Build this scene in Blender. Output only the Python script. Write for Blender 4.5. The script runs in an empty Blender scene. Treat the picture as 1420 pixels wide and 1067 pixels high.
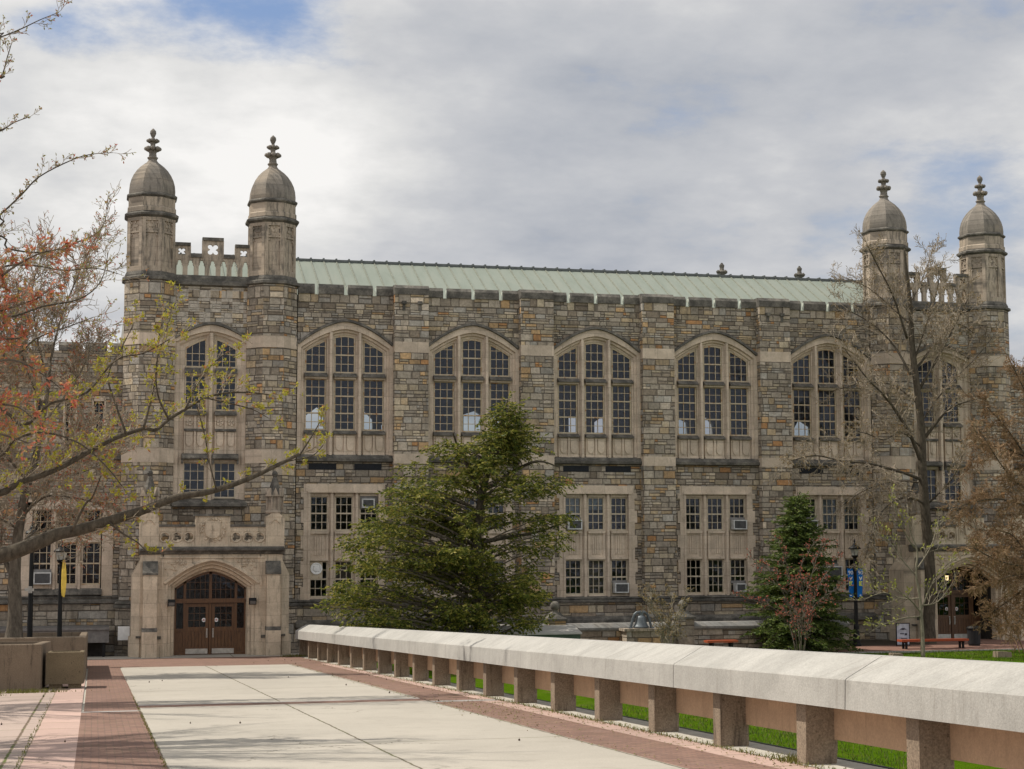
import bpy, math, random
import numpy as np
from mathutils import Vector, Matrix
R = random.Random(7)
rad = math.radians
S = bpy.context.scene
COL = S.collection

# ------------------------------------------------------------------ camera
HC = 4.696
PW, PH, FPX = 1420., 1067., 2300.
yaw, pit, rol = rad(14.05), rad(5.41), rad(-0.13)
FW = Vector((math.sin(yaw)*math.cos(pit), math.cos(yaw)*math.cos(pit), math.sin(pit)))
r0 = Vector((math.cos(yaw), -math.sin(yaw), 0)); u0 = r0.cross(FW)
RT = r0*math.cos(rol)+u0*math.sin(rol); UP = -r0*math.sin(rol)+u0*math.cos(rol)
cam = bpy.data.cameras.new('camera'); camo = bpy.data.objects.new('camera', cam); COL.objects.link(camo)
m = Matrix((RT, UP, -FW)).transposed().to_4x4(); m.translation = Vector((0, 0, HC)); camo.matrix_world = m
cam.sensor_width = 36; cam.lens = FPX/PW*36; cam.clip_start = .1; cam.clip_end = 5000
S.camera = camo
def at(x, y, Y):
    'point at depth Y that the photo shows at pixel x, y'
    d = FW + RT*((x-PW/2)/FPX) + UP*((PH/2-y)/FPX)
    return d*(Y/d.y) + Vector((0, 0, HC))

# ------------------------------------------------------------------ light
SUN_EL, SUN_BACK = rad(55), rad(25)      # sun from the left, a little behind the facade plane
sd = Vector((-math.cos(SUN_EL)*math.cos(SUN_BACK), math.cos(SUN_EL)*math.sin(SUN_BACK), math.sin(SUN_EL)))
sl = bpy.data.lights.new('sun', 'SUN'); sl.energy = 4.5; sl.angle = rad(.6); sl.color = (1, .94, .84)
so = bpy.data.objects.new('sun', sl); COL.objects.link(so); so.rotation_euler = sd.to_track_quat('Z', 'Y').to_euler()
S.view_settings.view_transform = 'Standard'; S.view_settings.look = 'None'
S.view_settings.exposure = .06; S.view_settings.gamma = 1
try: S.view_settings.use_curve_mapping = False
except Exception: pass

# ------------------------------------------------------------------ node helper
class NT:
    def __init__(s, tree): s.t = tree; s.n = tree.nodes; s.l = tree.links
    def new(s, typ, **kw):
        n = s.n.new(typ)
        for k, v in kw.items(): setattr(n, k, v)
        return n
    def set(s, sock, v):
        if isinstance(v, bpy.types.NodeSocket): s.l.new(v, sock)
        elif isinstance(v, (tuple, list)) and len(v) == 3 and sock.type == 'RGBA': sock.default_value = (*v, 1)
        else: sock.default_value = v
    def m(s, op, a, b=0., c=None, clamp=False):
        n = s.new('ShaderNodeMath', operation=op); n.use_clamp = clamp
        s.set(n.inputs[0], a); s.set(n.inputs[1], b)
        if c is not None: s.set(n.inputs[2], c)
        return n.outputs[0]
    def vec(s, x=0., y=0., z=0.):
        n = s.new('ShaderNodeCombineXYZ')
        for i, v in enumerate((x, y, z)): s.set(n.inputs[i], v)
        return n.outputs[0]
    def sep(s, v):
        n = s.new('ShaderNodeSeparateXYZ'); s.set(n.inputs[0], v); return n.outputs
    def vm(s, op, a, b):
        n = s.new('ShaderNodeVectorMath', operation=op); s.set(n.inputs[0], a); s.set(n.inputs[1], b); return n.outputs[0]
    def noise(s, v, scale, detail=4., rough=.55, out=0, dim='3D'):
        n = s.new('ShaderNodeTexNoise', noise_dimensions=dim)
        if dim == '1D': s.set(n.inputs['W'], v)
        else: s.set(n.inputs['Vector'], v)
        s.set(n.inputs['Scale'], scale); s.set(n.inputs['Detail'], detail); s.set(n.inputs['Roughness'], rough)
        return n.outputs[out]
    def white(s, v, out='Value'):
        n = s.new('ShaderNodeTexWhiteNoise', noise_dimensions='3D'); s.set(n.inputs['Vector'], v); return n.outputs[out]
    def ss(s, v, a, b, lo=0., hi=1.):
        n = s.new('ShaderNodeMapRange', interpolation_type='SMOOTHSTEP')
        s.set(n.inputs[0], v)
        for i, q in enumerate((a, b, lo, hi)): s.set(n.inputs[i+1], q)
        return n.outputs[0]
    def mix(s, f, a, b, mode='MIX'):
        n = s.new('ShaderNodeMix', data_type='RGBA', blend_type=mode)
        s.set(n.inputs[0], f); s.set(n.inputs[6], a); s.set(n.inputs[7], b); return n.outputs[2]
    def mixf(s, f, a, b):
        n = s.new('ShaderNodeMix', data_type='FLOAT')
        s.set(n.inputs[0], f); s.set(n.inputs[2], a); s.set(n.inputs[3], b); return n.outputs[0]
    def ramp(s, f, stops, interp='LINEAR'):
        n = s.new('ShaderNodeValToRGB'); s.set(n.inputs[0], f); cr = n.color_ramp; cr.interpolation = interp
        while len(cr.elements) < len(stops): cr.elements.new(.5)
        for e, (p, c) in zip(cr.elements, stops): e.position = p; e.color = (*c, 1)
        return n.outputs[0]
    def val(s, f, k): # scale a colour by a float
        n = s.new('ShaderNodeHueSaturation'); s.set(n.inputs['Color'], f); s.set(n.inputs['Value'], k); return n.outputs[0]

# ------------------------------------------------------------------ sky
W = bpy.data.worlds.new('World'); S.world = W; W.use_nodes = True
w = NT(W.node_tree); w.n.clear()
sky = w.new('ShaderNodeTexSky', sky_type='NISHITA', sun_disc=False)
sky.sun_elevation = SUN_EL; sky.sun_rotation = math.atan2(sd.x, sd.y); sky.air_density = 1.0; sky.dust_density = 1.4
tc = w.new('ShaderNodeTexCoord'); dv = tc.outputs['Generated']
dx, dy, dz = w.sep(dv)
den = w.m('ADD', w.m('MAXIMUM', dz, 0.), .22)
cv = w.vec(w.m('DIVIDE', dx, den), w.m('DIVIDE', dy, den), 0.)
n1 = w.noise(cv, 2.6, 9., .58); n2 = w.noise(w.vm('ADD', cv, (3.1, 7.7, 0)), 1.7, 5., .55)
n3 = w.noise(w.vm('ADD', cv, (9., 1.3, 4.)), 6., 8., .62)
def lobe(px, py, k, amp, ky=1.):
    d = (FW + RT*((px-PW/2)/FPX) + UP*((PH/2-py)/FPX)).normalized()
    df = w.vm('SUBTRACT', dv, tuple(d)); n = w.new('ShaderNodeVectorMath', operation='LENGTH'); w.set(n.inputs[0], w.vm('MULTIPLY', df, (1, 1, ky)))
    return w.m('MULTIPLY', w.m('EXPONENT', w.m('MULTIPLY', w.m('POWER', w.m('DIVIDE', n.outputs['Value'], k), 2.), -1.)), amp)
bias = w.m('ADD', lobe(300, 0, .085, -.78, 1.6), lobe(70, 40, .05, -.5, 1.6))
for a in ((430, 75, .03, -.25), (1080, 230, .16, -.24, 1.4), (1350, 300, .11, -.2, 1.4), (260, 190, .1, .3), (560, 120, .1, .25), (90, 170, .08, .3), (650, 330, .1, .1), (1200, 60, .14, .12), (1160, 275, .05, .18, 3.), (1010, 235, .06, .16, 4.)): bias = w.m('ADD', bias, lobe(*a))
cov = w.m('ADD', w.m('ADD', w.m('MULTIPLY', w.m('SUBTRACT', n1, .5), 1.5), w.m('MULTIPLY', w.m('SUBTRACT', n3, .5), .8)), w.m('ADD', bias, .80))
cf = w.ss(cov, .22, .68)
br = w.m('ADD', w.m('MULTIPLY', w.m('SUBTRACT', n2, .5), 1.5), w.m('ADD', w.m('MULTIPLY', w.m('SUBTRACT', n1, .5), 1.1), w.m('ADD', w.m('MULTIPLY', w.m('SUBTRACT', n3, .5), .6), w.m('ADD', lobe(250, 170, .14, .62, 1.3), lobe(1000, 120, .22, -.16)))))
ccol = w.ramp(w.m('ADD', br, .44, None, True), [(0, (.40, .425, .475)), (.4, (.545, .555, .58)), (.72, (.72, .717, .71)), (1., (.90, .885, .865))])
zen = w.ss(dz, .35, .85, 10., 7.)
zen = w.m('MULTIPLY', zen, w.ss(dy, .1, -.5, 1., 1.75))   # unseen clouds behind the viewer brightened, as added fill on the facade
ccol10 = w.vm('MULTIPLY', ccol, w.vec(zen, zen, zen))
skyc = w.mix(.85, sky.outputs[0], w.mix(w.ss(dz, .12, .34), (4.2, 4.75, 5.6), (2.3, 3.5, 6.0)))
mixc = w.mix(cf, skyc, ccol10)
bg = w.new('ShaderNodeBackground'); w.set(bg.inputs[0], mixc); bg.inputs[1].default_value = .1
wo = w.new('ShaderNodeOutputWorld'); w.l.new(bg.outputs[0], wo.inputs[0])

# ------------------------------------------------------------------ materials
def mat(name):
    M = bpy.data.materials.new(name); M.use_nodes = True
    t = NT(M.node_tree); t.n.clear()
    b = t.new('ShaderNodeBsdfPrincipled'); o = t.new('ShaderNodeOutputMaterial'); t.l.new(b.outputs[0], o.inputs[0])
    b.inputs['Specular IOR Level'].default_value = .25
    t.b = b; t.o = o
    return M, t
def bump(t, h, dist=.02, st=.6):
    n = t.new('ShaderNodeBump'); n.inputs['Strength'].default_value = st; n.inputs['Distance'].default_value = dist
    t.set(n.inputs['Height'], h); t.l.new(n.outputs[0], t.b.inputs['Normal'])
def uv(t): return t.new('ShaderNodeUVMap', uv_map='UVMap').outputs[0]
def pos(t): return t.new('ShaderNodeNewGeometry').outputs['Position']
def plain(name, c, rough=.7, metal=0., var=.25, scale=6.):
    M, t = mat(name)
    n = t.noise(pos(t), scale, 4.)
    t.set(t.b.inputs['Base Color'], t.val((*c, 1), t.ss(n, .2, .8, 1-var, 1+var)))
    t.b.inputs['Roughness'].default_value = rough; t.b.inputs['Metallic'].default_value = metal
    return M
STONES = [(0, (.31, .26, .20)), (.14, (.375, .32, .25)), (.28, (.325, .28, .22)), (.42, (.41, .34, .24)), (.54, (.335, .305, .26)), (.64, (.41, .315, .20)), (.72, (.255, .207, .155)), (.80, (.365, .31, .245)), (.885, (.43, .285, .15)), (.95, (.42, .225, .10)), (.975, (.50, .415, .31))]
def rubble(name, bw=.5, bh=.27, checker=False, dark=1.):
    M, t = mat(name); q = uv(t)
    wob = t.vm('MULTIPLY', t.vm('SUBTRACT', t.noise(q, 5., 2., .5, 1), (.5, .5, .5)), (.05, .035, 0))
    u, v, _ = t.sep(t.vm('ADD', q, wob))
    v1 = t.m('ADD', t.m('DIVIDE', v, bh), t.m('MULTIPLY', t.noise(t.m('MULTIPLY', v, .9), 1., 1., .5, 0, '1D'), 1.5))
    row = t.m('FLOOR', v1); fv = t.m('FRACT', v1)
    rr = t.white(t.vec(row, 3.7, 1.3))
    u1 = t.m('ADD', t.m('ADD', t.m('DIVIDE', u, bw), t.m('MULTIPLY', rr, 37.)), t.m('MULTIPLY', t.noise(t.vec(t.m('MULTIPLY', u, 1.3), t.m('MULTIPLY', row, 5.3), 0.), 1., 1.), 2.2))
    col = t.m('FLOOR', u1); fu = t.m('FRACT', u1)
    r1 = t.white(t.vec(col, row, 0.)); sp = t.m('GREATER_THAN', r1, .6)
    fv2 = t.m('FRACT', t.m('MULTIPLY', fv, 2.)); sub = t.m('MULTIPLY', t.m('FLOOR', t.m('MULTIPLY', fv, 2.)), sp)
    r2 = t.white(t.vec(col, row, 9.)); sp2 = t.m('MULTIPLY', sp, t.m('GREATER_THAN', r2, .45))
    subu = t.m('MULTIPLY', t.m('FLOOR', t.m('MULTIPLY', fu, 2.)), sp2); fu = t.mixf(sp2, fu, t.m('FRACT', t.m('MULTIPLY', fu, 2.)))
    fvs = t.mixf(sp, fv, fv2); hs = t.mixf(sp, bh*.8, bh*.4)
    cid = t.vec(t.m('ADD', col, t.m('MULTIPLY', subu, .37)), row, t.m('ADD', sub, 5.)); rc = t.white(cid); rb = t.white(t.vm('ADD', cid, (11., 3., 7.)))
    du = t.m('MULTIPLY', t.m('MINIMUM', fu, t.m('SUBTRACT', 1., fu)), bw*.7)
    dvv = t.m('MULTIPLY', t.m('MINIMUM', fvs, t.m('SUBTRACT', 1., fvs)), hs)
    e = t.ss(t.m('MINIMUM', du, dvv), .004, .02)
    c = t.ramp(rc, STONES, 'CONSTANT')
    fine = t.noise(pos(t), 9., 6., .7); big = t.noise(pos(t), .6, 3.)
    c = t.val(c, t.m('MULTIPLY', t.m('ADD', .72, t.m('MULTIPLY', rb, .52)), t.ss(fine, .25, .75, .72, 1.25)))
    rust = t.ss(t.noise(t.vm('ADD', pos(t), (5, 5, 5)), 2.3, 5., .65), .6, .75)
    c = t.mix(t.m('MULTIPLY', rust, .35), c, (.42, .25, .12))
    c = t.mix(t.m('ADD', .25, t.m('MULTIPLY', e, .75)), (.12, .10, .078), c)
    uu, vv, _ = t.sep(q); dk = t.noise(t.vec(t.m('MULTIPLY', uu, 1.8), t.m('MULTIPLY', vv, .28), 2.), 1.5, 6., .68)
    c = t.mix(t.ss(dk, .47, .78, 0., .7), c, (.095, .083, .066))
    c = t.val(c, t.ss(big, .25, .75, .82*dark, 1.12*dark))
    if checker:
        ck = t.new('ShaderNodeTexChecker'); t.set(ck.inputs['Vector'], t.vm('ADD', q, (.1, .05, 0))); ck.inputs['Scale'].default_value = 2.1
        px, py, pz = t.sep(q)
        f = t.m('MULTIPLY', ck.outputs['Fac'], t.m('MULTIPLY', t.ss(pz, 0, 1, 1, 1), t.m('GREATER_THAN', py, 14.1)))
        c = t.mix(f, c, t.val((.46, .41, .34, 1), t.ss(fine, .2, .8, .75, 1.2)))
    # lime run-off
    uu, vv, _ = t.sep(q)
    st = t.ss(t.noise(t.vec(t.m('MULTIPLY', uu, 2.2), t.m('MULTIPLY', vv, .9), 0.), 2.2, 6., .7), .62, .74)
    lm = t.m('MULTIPLY', t.m('MULTIPLY', t.ss(vv, 13.0, 13.5), t.ss(vv, 14.7, 13.9)), st)
    c = t.mix(t.m('MULTIPLY', lm, .6), c, (.62, .58, .52))
    t.set(t.b.inputs['Base Color'], c); t.b.inputs['Roughness'].default_value = .9
    bump(t, t.m('ADD', t.m('MULTIPLY', e, .9), t.m('ADD', t.m('MULTIPLY', fine, .6), t.m('MULTIPLY', rb, .6))), .05, 1.)
    return M
def limestone(name, base=(.53, .435, .335), soot=.3, bw=1.1, bh=.62, streak=.5):
    M, t = mat(name); q = uv(t); u, v, _ = t.sep(q)
    oi = t.new('ShaderNodeObjectInfo').outputs['Random']
    p = pos(t); px, py, pz = t.sep(p)
    fine = t.noise(p, 14., 5., .65); mid = t.noise(p, 1.7, 4.); 
    v1 = t.m('DIVIDE', v, bh); row = t.m('FLOOR', v1)
    u1 = t.m('ADD', t.m('DIVIDE', u, bw), t.m('MULTIPLY', t.white(t.vec(row, 2., 0.)), 9.))
    fu = t.m('FRACT', u1); fv = t.m('FRACT', v1)
    e = t.m('MINIMUM', t.m('MULTIPLY', t.m('MINIMUM', fu, t.m('SUBTRACT', 1., fu)), bw), t.m('MULTIPLY', t.m('MINIMUM', fv, t.m('SUBTRACT', 1., fv)), bh))
    e = t.ss(e, .002, .011)
    blk = t.white(t.vec(t.m('FLOOR', u1), row, 3.))
    c = t.val((*base, 1), t.m('MULTIPLY', t.ss(mid, .2, .8, .8, 1.16), t.m('ADD', .9, t.m('MULTIPLY', blk, .2))))
    c = t.val(c, t.ss(fine, .2, .8, .88, 1.12))
    c = t.mix(t.m('MULTIPLY', t.ss(t.noise(p, .8, 3.), .45, .75), .3), c, (.47, .37, .26))
    sk = t.noise(t.vec(t.m('MULTIPLY', t.m('ADD', px, py), 4.), t.m('MULTIPLY', pz, .7), 0.), 1.6, 6., .7)
    k = t.m('MULTIPLY', t.ss(sk, .62-.25*soot, .8-.2*soot), streak)
    c = t.mix(k, c, (.075, .07, .06))
    c = t.mix(t.mixf(e, .45, 0.), c, (.10, .09, .075))
    t.set(t.b.inputs['Base Color'], c); t.b.inputs['Roughness'].default_value = .85
    bump(t, t.m('ADD', t.m('MULTIPLY', e, .6), t.m('ADD', t.m('MULTIPLY', fine, .35), t.m('MULTIPLY', mid, .3))), .012, .6)
    return M
def sooted(name):
    M, t = mat(name); p = pos(t)
    n = t.noise(p, 2.4, 7., .68); f = t.noise(p, 16., 4., .7)
    c = t.ramp(n, [(.25, (.045, .042, .037)), (.45, (.09, .083, .072)), (.62, (.17, .155, .13)), (.78, (.34, .305, .255))])
    t.set(t.b.inputs['Base Color'], t.val(c, t.ss(f, .2, .8, .75, 1.25))); t.b.inputs['Roughness'].default_value = .9
    bump(t, t.m('ADD', n, f), .02, .6); return M
def concrete(name, base, speck=.3, streaks=.3, stain=(.12, .10, .08), grit=40., uvjoint=None):
    M, t = mat(name); p = pos(t); px, py, pz = t.sep(p)
    big = t.noise(p, .5, 5., .6); mid = t.noise(p, 3., 5., .65); gr = t.noise(p, grit, 3., .7)
    c = t.val((*base, 1), t.m('MULTIPLY', t.ss(big, .25, .75, .88, 1.1), t.ss(mid, .2, .8, .9, 1.1)))
    c = t.val(c, t.ss(gr, .3, .7, 1-speck*.5, 1+speck*.5))
    sk = t.noise(t.vec(t.m('MULTIPLY', t.m('ADD', px, py), 7.), t.m('MULTIPLY', pz, .8), 1.), 1., 6., .72)
    c = t.mix(t.m('MULTIPLY', t.ss(sk, .5, .75), streaks), c, stain)
    pit_ = t.ss(t.noise(p, 23., 2., .5), .66, .72)
    c = t.mix(t.m('MULTIPLY', pit_, speck), c, stain)
    t.set(t.b.inputs['Base Color'], c); t.b.inputs['Roughness'].default_value = .88
    bump(t, t.m('ADD', gr, t.m('MULTIPLY', mid, .6)), .008, .5); return M
def slabmat(name, base, bw, bh, joint=(.2, .18, .15), jw=.006, var=.1, tint=None, weeds=0., off=0.):
    M, t = mat(name); q = uv(t); u, v, _ = t.sep(q); p = pos(t)
    wob = t.m('MULTIPLY', t.m('SUBTRACT', t.noise(p, 3., 3.), .5), .05 if bw > .5 else .01)
    v1 = t.m('DIVIDE', t.m('ADD', t.m('ADD', v, off), wob), bh); row = t.m('FLOOR', v1)
    u1 = t.m('ADD', t.m('DIVIDE', t.m('ADD', u, wob), bw), t.m('MULTIPLY', t.m('FRACT', t.m('MULTIPLY', row, .5)), 1. if bw < .5 else 0.))
    fu = t.m('FRACT', u1); fv = t.m('FRACT', v1)
    e = t.ss(t.m('MINIMUM', t.m('MULTIPLY', t.m('MINIMUM', fu, t.m('SUBTRACT', 1., fu)), bw), t.m('MULTIPLY', t.m('MINIMUM', fv, t.m('SUBTRACT', 1., fv)), bh)), jw*.4, jw*1.5)
    blk = t.white(t.vec(t.m('FLOOR', u1), row, 2.))
    big = t.noise(p, .35, 5., .62); mid = t.noise(p, 2.4, 6., .68); gr = t.noise(p, 45., 2.)
    c = t.val((*base, 1), t.m('MULTIPLY', t.m('ADD', 1-var, t.m('MULTIPLY', blk, 2*var)), t.m('MULTIPLY', t.ss(big, .25, .75, .9, 1.08), t.ss(gr, .3, .7, .93, 1.07))))
    c = t.mix(t.m('MULTIPLY', t.ss(mid, .5, .75), .42), c, tint or tuple(x*.7 for x in base))
    blot = t.noise(t.vm('ADD', p, (4, 9, 2)), .9, 7., .72); c = t.mix(t.ss(blot, .58, .74, 0., .35), c, tuple(x*.55 for x in base))
    vor = t.new('ShaderNodeTexVoronoi', feature='DISTANCE_TO_EDGE'); vor.inputs['Scale'].default_value = .42; t.set(vor.inputs['Vector'], t.vm('ADD', p, t.vm('MULTIPLY', t.noise(p, 1.6, 5., .7, 1), (.9, .9, 0))))
    crk = t.m('MULTIPLY', t.ss(vor.outputs['Distance'], .010, .003), t.ss(t.noise(p, .22, 2.), .53, .6)); c = t.mix(t.m('MULTIPLY', crk, .75 if bw > .5 else 0.), c, (.08, .07, .05))
    jc = t.mix(t.ss(t.noise(p, 1.3, 3.), .45, .6, 0., weeds), joint, (.10, .12, .03))
    c = t.mix(e, jc, c)
    t.set(t.b.inputs['Base Color'], c); t.b.inputs['Roughness'].default_value = .85
    bump(t, t.m('ADD', t.m('MULTIPLY', e, .8), t.m('MULTIPLY', mid, .4)), .008, .5); return M
def bark(name, a, b, sc=9.):
    M, t = mat(name); p = pos(t)
    n = t.noise(t.vm('MULTIPLY', p, (1, 1, .35)), sc, 6., .7)
    t.set(t.b.inputs['Base Color'], t.ramp(n, [(.3, a), (.7, b)])); t.b.inputs['Roughness'].default_value = .9
    bump(t, n, .04, .8); return M
def leafmat(name, stops, trans=.35):
    M, t = mat(name); g = t.new('ShaderNodeNewGeometry').outputs['Random Per Island']
    c = t.ramp(g, stops)
    t.set(t.b.inputs['Base Color'], c); t.b.inputs['Roughness'].default_value = .6
    tr = t.new('ShaderNodeBsdfTranslucent'); t.set(tr.inputs[0], c)
    mx = t.new('ShaderNodeMixShader'); mx.inputs[0].default_value = trans
    t.l.new(t.b.outputs[0], mx.inputs[1]); t.l.new(tr.outputs[0], mx.inputs[2]); t.l.new(mx.outputs[0], t.o.inputs[0]); return M
def wood(name, a, b):
    M, t = mat(name); p = pos(t)
    n = t.noise(t.vm('MULTIPLY', p, (9, 9, 1.1)), 2.6, 5., .65)
    t.set(t.b.inputs['Base Color'], t.ramp(n, [(.25, a), (.75, b)])); t.b.inputs['Roughness'].default_value = .45; t.b.inputs['Specular IOR Level'].default_value = .4; return M
def paintwood(name, c, peel):
    M, t = mat(name); p = pos(t); n = t.noise(p, 5., 6., .7)
    t.set(t.b.inputs['Base Color'], t.mix(t.ss(n, .5, .68, 0., .85), c, peel)); t.b.inputs['Roughness'].default_value = .65; return M
def glass(name, tint=.62, refl=.5):
    M, t = mat(name); t.n.remove(t.b)
    tr = t.new('ShaderNodeBsdfTransparent'); oi = t.new('ShaderNodeObjectInfo').outputs['Random']
    t.set(tr.inputs[0], t.mix(t.m('MULTIPLY', oi, .75), (tint, tint*1.02, tint*1.05), (tint*.5, tint*.64, tint*.7)))
    gl = t.new('ShaderNodeBsdfGlossy'); gl.inputs['Roughness'].default_value = .04; gl.inputs[0].default_value = (.46, .49, .56, 1)
    nb = t.new('ShaderNodeBump'); nb.inputs['Strength'].default_value = .6; nb.inputs['Distance'].default_value = .02; t.set(nb.inputs['Height'], t.noise(t.vm('ADD', pos(t), t.vec(t.m('MULTIPLY', oi, 30.), 0., 0.)), 2.6, 3.)); t.l.new(nb.outputs[0], gl.inputs['Normal'])
    fr = t.new('ShaderNodeFresnel'); fr.inputs[0].default_value = 1.5
    mx = t.new('ShaderNodeMixShader'); t.set(mx.inputs[0], t.m('MINIMUM', t.m('MULTIPLY', fr.outputs[0], 1+refl), 1.))
    t.l.new(tr.outputs[0], mx.inputs[1]); t.l.new(gl.outputs[0], mx.inputs[2]); t.l.new(mx.outputs[0], t.o.inputs[0]); return M
def copperroof():
    M, t = mat('green_copper'); p = pos(t)
    n = t.noise(t.vm('MULTIPLY', p, (1.6, .35, .35)), 1.2, 6., .65); f = t.noise(p, 7., 4., .6)
    c = t.ramp(n, [(.25, (.20, .228, .19)), (.5, (.235, .262, .222)), (.8, (.27, .285, .24))])
    c = t.mix(t.ss(f, .62, .8, 0, .3), c, (.3, .25, .18))
    t.set(t.b.inputs['Base Color'], c); t.b.inputs['Roughness'].default_value = .6; return M
def grassmat():
    M, t = mat('lawn_grass'); p = pos(t); t.b.inputs['Specular IOR Level'].default_value = 0.
    n = t.noise(p, 1.2, 5., .65); f = t.noise(p, 30., 3., .8)
    c = t.ramp(n, [(.25, (.045, .095, .004)), (.55, (.07, .13, .006)), (.75, (.11, .145, .014))])
    bare = t.ss(t.noise(t.vm('ADD', p, (7, 3, 1)), .7, 7., .72), .56, .72); c = t.mix(t.m('MULTIPLY', bare, .65), c, (.15, .12, .06))
    t.set(t.b.inputs['Base Color'], t.val(c, t.ss(f, .3, .7, .6, 1.4))); t.b.inputs['Roughness'].default_value = .8
    bump(t, f, .05, .9); return M
RUB = rubble('rubble_stone', .46, .26); RUBP = rubble('rubble_stone_pier', .5, .29, dark=1.1); RUBE = rubble('rubble_stone_checker', .42, .24, True); RUBL = rubble('rubble_stone_low', .75, .36, dark=.9)
LIME = limestone('limestone'); LIMEP = limestone('limestone_portal', (.54, .445, .33), .45, .8, .55, .6); LIMED = limestone('limestone_weathered', (.40, .33, .255), .75, 1.2, .6, .75)
SOOT = sooted('sooted_stone'); LEADSTONE = limestone('dome_stone', (.215, .19, .16), .7, .9, .6, .6)
GLASS = glass('window_glass'); GLASSD = glass('dark_glass', .3, .2)
PEEL = paintwood('peeling_paint', (.46, .385, .27), (.33, .15, .05)); CREAM = paintwood('cream_paint', (.50, .43, .32), (.38, .3, .2))
COPPER = copperroof(); COPEDGE = plain('copper_ridge', (.12, .13, .125), .6)
DOORW = wood('door_wood', (.05, .022, .009), (.16, .075, .028)); STEEL = plain('worn_steel', (.42, .4, .36), .4, .8); BRASS = plain('dull_brass', (.3, .24, .13), .45, .5)
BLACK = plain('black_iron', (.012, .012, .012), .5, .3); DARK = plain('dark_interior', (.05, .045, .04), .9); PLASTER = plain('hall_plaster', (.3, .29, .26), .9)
GRILLE = plain('dark_grille', (.014, .016, .02), .6); ACW = plain('ac_casing', (.5, .5, .48), .5); ACD = plain('ac_grille', (.085, .085, .085), .6); ACB = plain('filler_board', (.2, .19, .18), .8)
FLASH = plain('pale_flashing', (.55, .58, .50), .7); BLIND = plain('pale_blind', (.5, .5, .47), .8); CURT = plain('curtain', (.24, .2, .155), .9)
CONC = concrete('plaza_concrete', (.46, .43, .37), .15, 0.); CAPC = concrete('cap_concrete', (.375, .36, .33), .22, .5, (.19, .17, .145)); POSTC = concrete('post_concrete', (.23, .178, .128), .55, .95, (.045, .032, .022)); PANC = concrete('panel_concrete', (.44, .30, .195), .2, .4, (.15, .1, .065))
PLANTC = concrete('planter_concrete', (.185, .142, .10), .35, .95, (.05, .038, .027)); AGG = concrete('aggregate', (.185, .145, .09), 1.0, .1, (.06, .045, .03), 60.)
SLAB = slabmat('concrete_paving', (.385, .352, .30), 2.95, 24.2, (.12, .1, .07), .018, .045, (.30, .27, .22), .5, off=0.)
BRICK = slabmat('brick_paving', (.22, .132, .10), .21, .105, (.15, .10, .085), .008, .18, (.30, .21, .17), .3); PINK = slabmat('pink_paving', (.46, .325, .275), 1.5, 1.62, (.16, .12, .08), .02, .09, (.38, .29, .24), 1.)
PALE = slabmat('pale_paving', (.40, .315, .27), 1.1, 1.62, (.15, .11, .075), .022, .06, (.33, .27, .23), 1.); GREYB = concrete('grey_band', (.33, .31, .29), .2, 0.)
GRASS = grassmat(); SOIL = plain('soil', (.05, .037, .025), .95, 0, .4); REDW = paintwood('red_bench_paint', (.36, .075, .03), (.3, .1, .05))
PATHB = slabmat('brick_path', (.225, .12, .09), .21, .105, (.13, .09, .07), .008, .15, (.3, .2, .16), .1)
BELLM = plain('bell_iron', (.13, .145, .155), .5, .5, .35); BLUE = plain('blue_banner', (.0, .13, .46), .6, 0, .1); WHITE = plain('white_paint', (.75, .75, .73), .6, 0, .08); YEL = plain('yellow_banner', (.72, .5, .09), .7, 0, .25, 3.)
YMARK = plain('yellow_print', (.75, .8, .1), .6, 0, .05)

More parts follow.
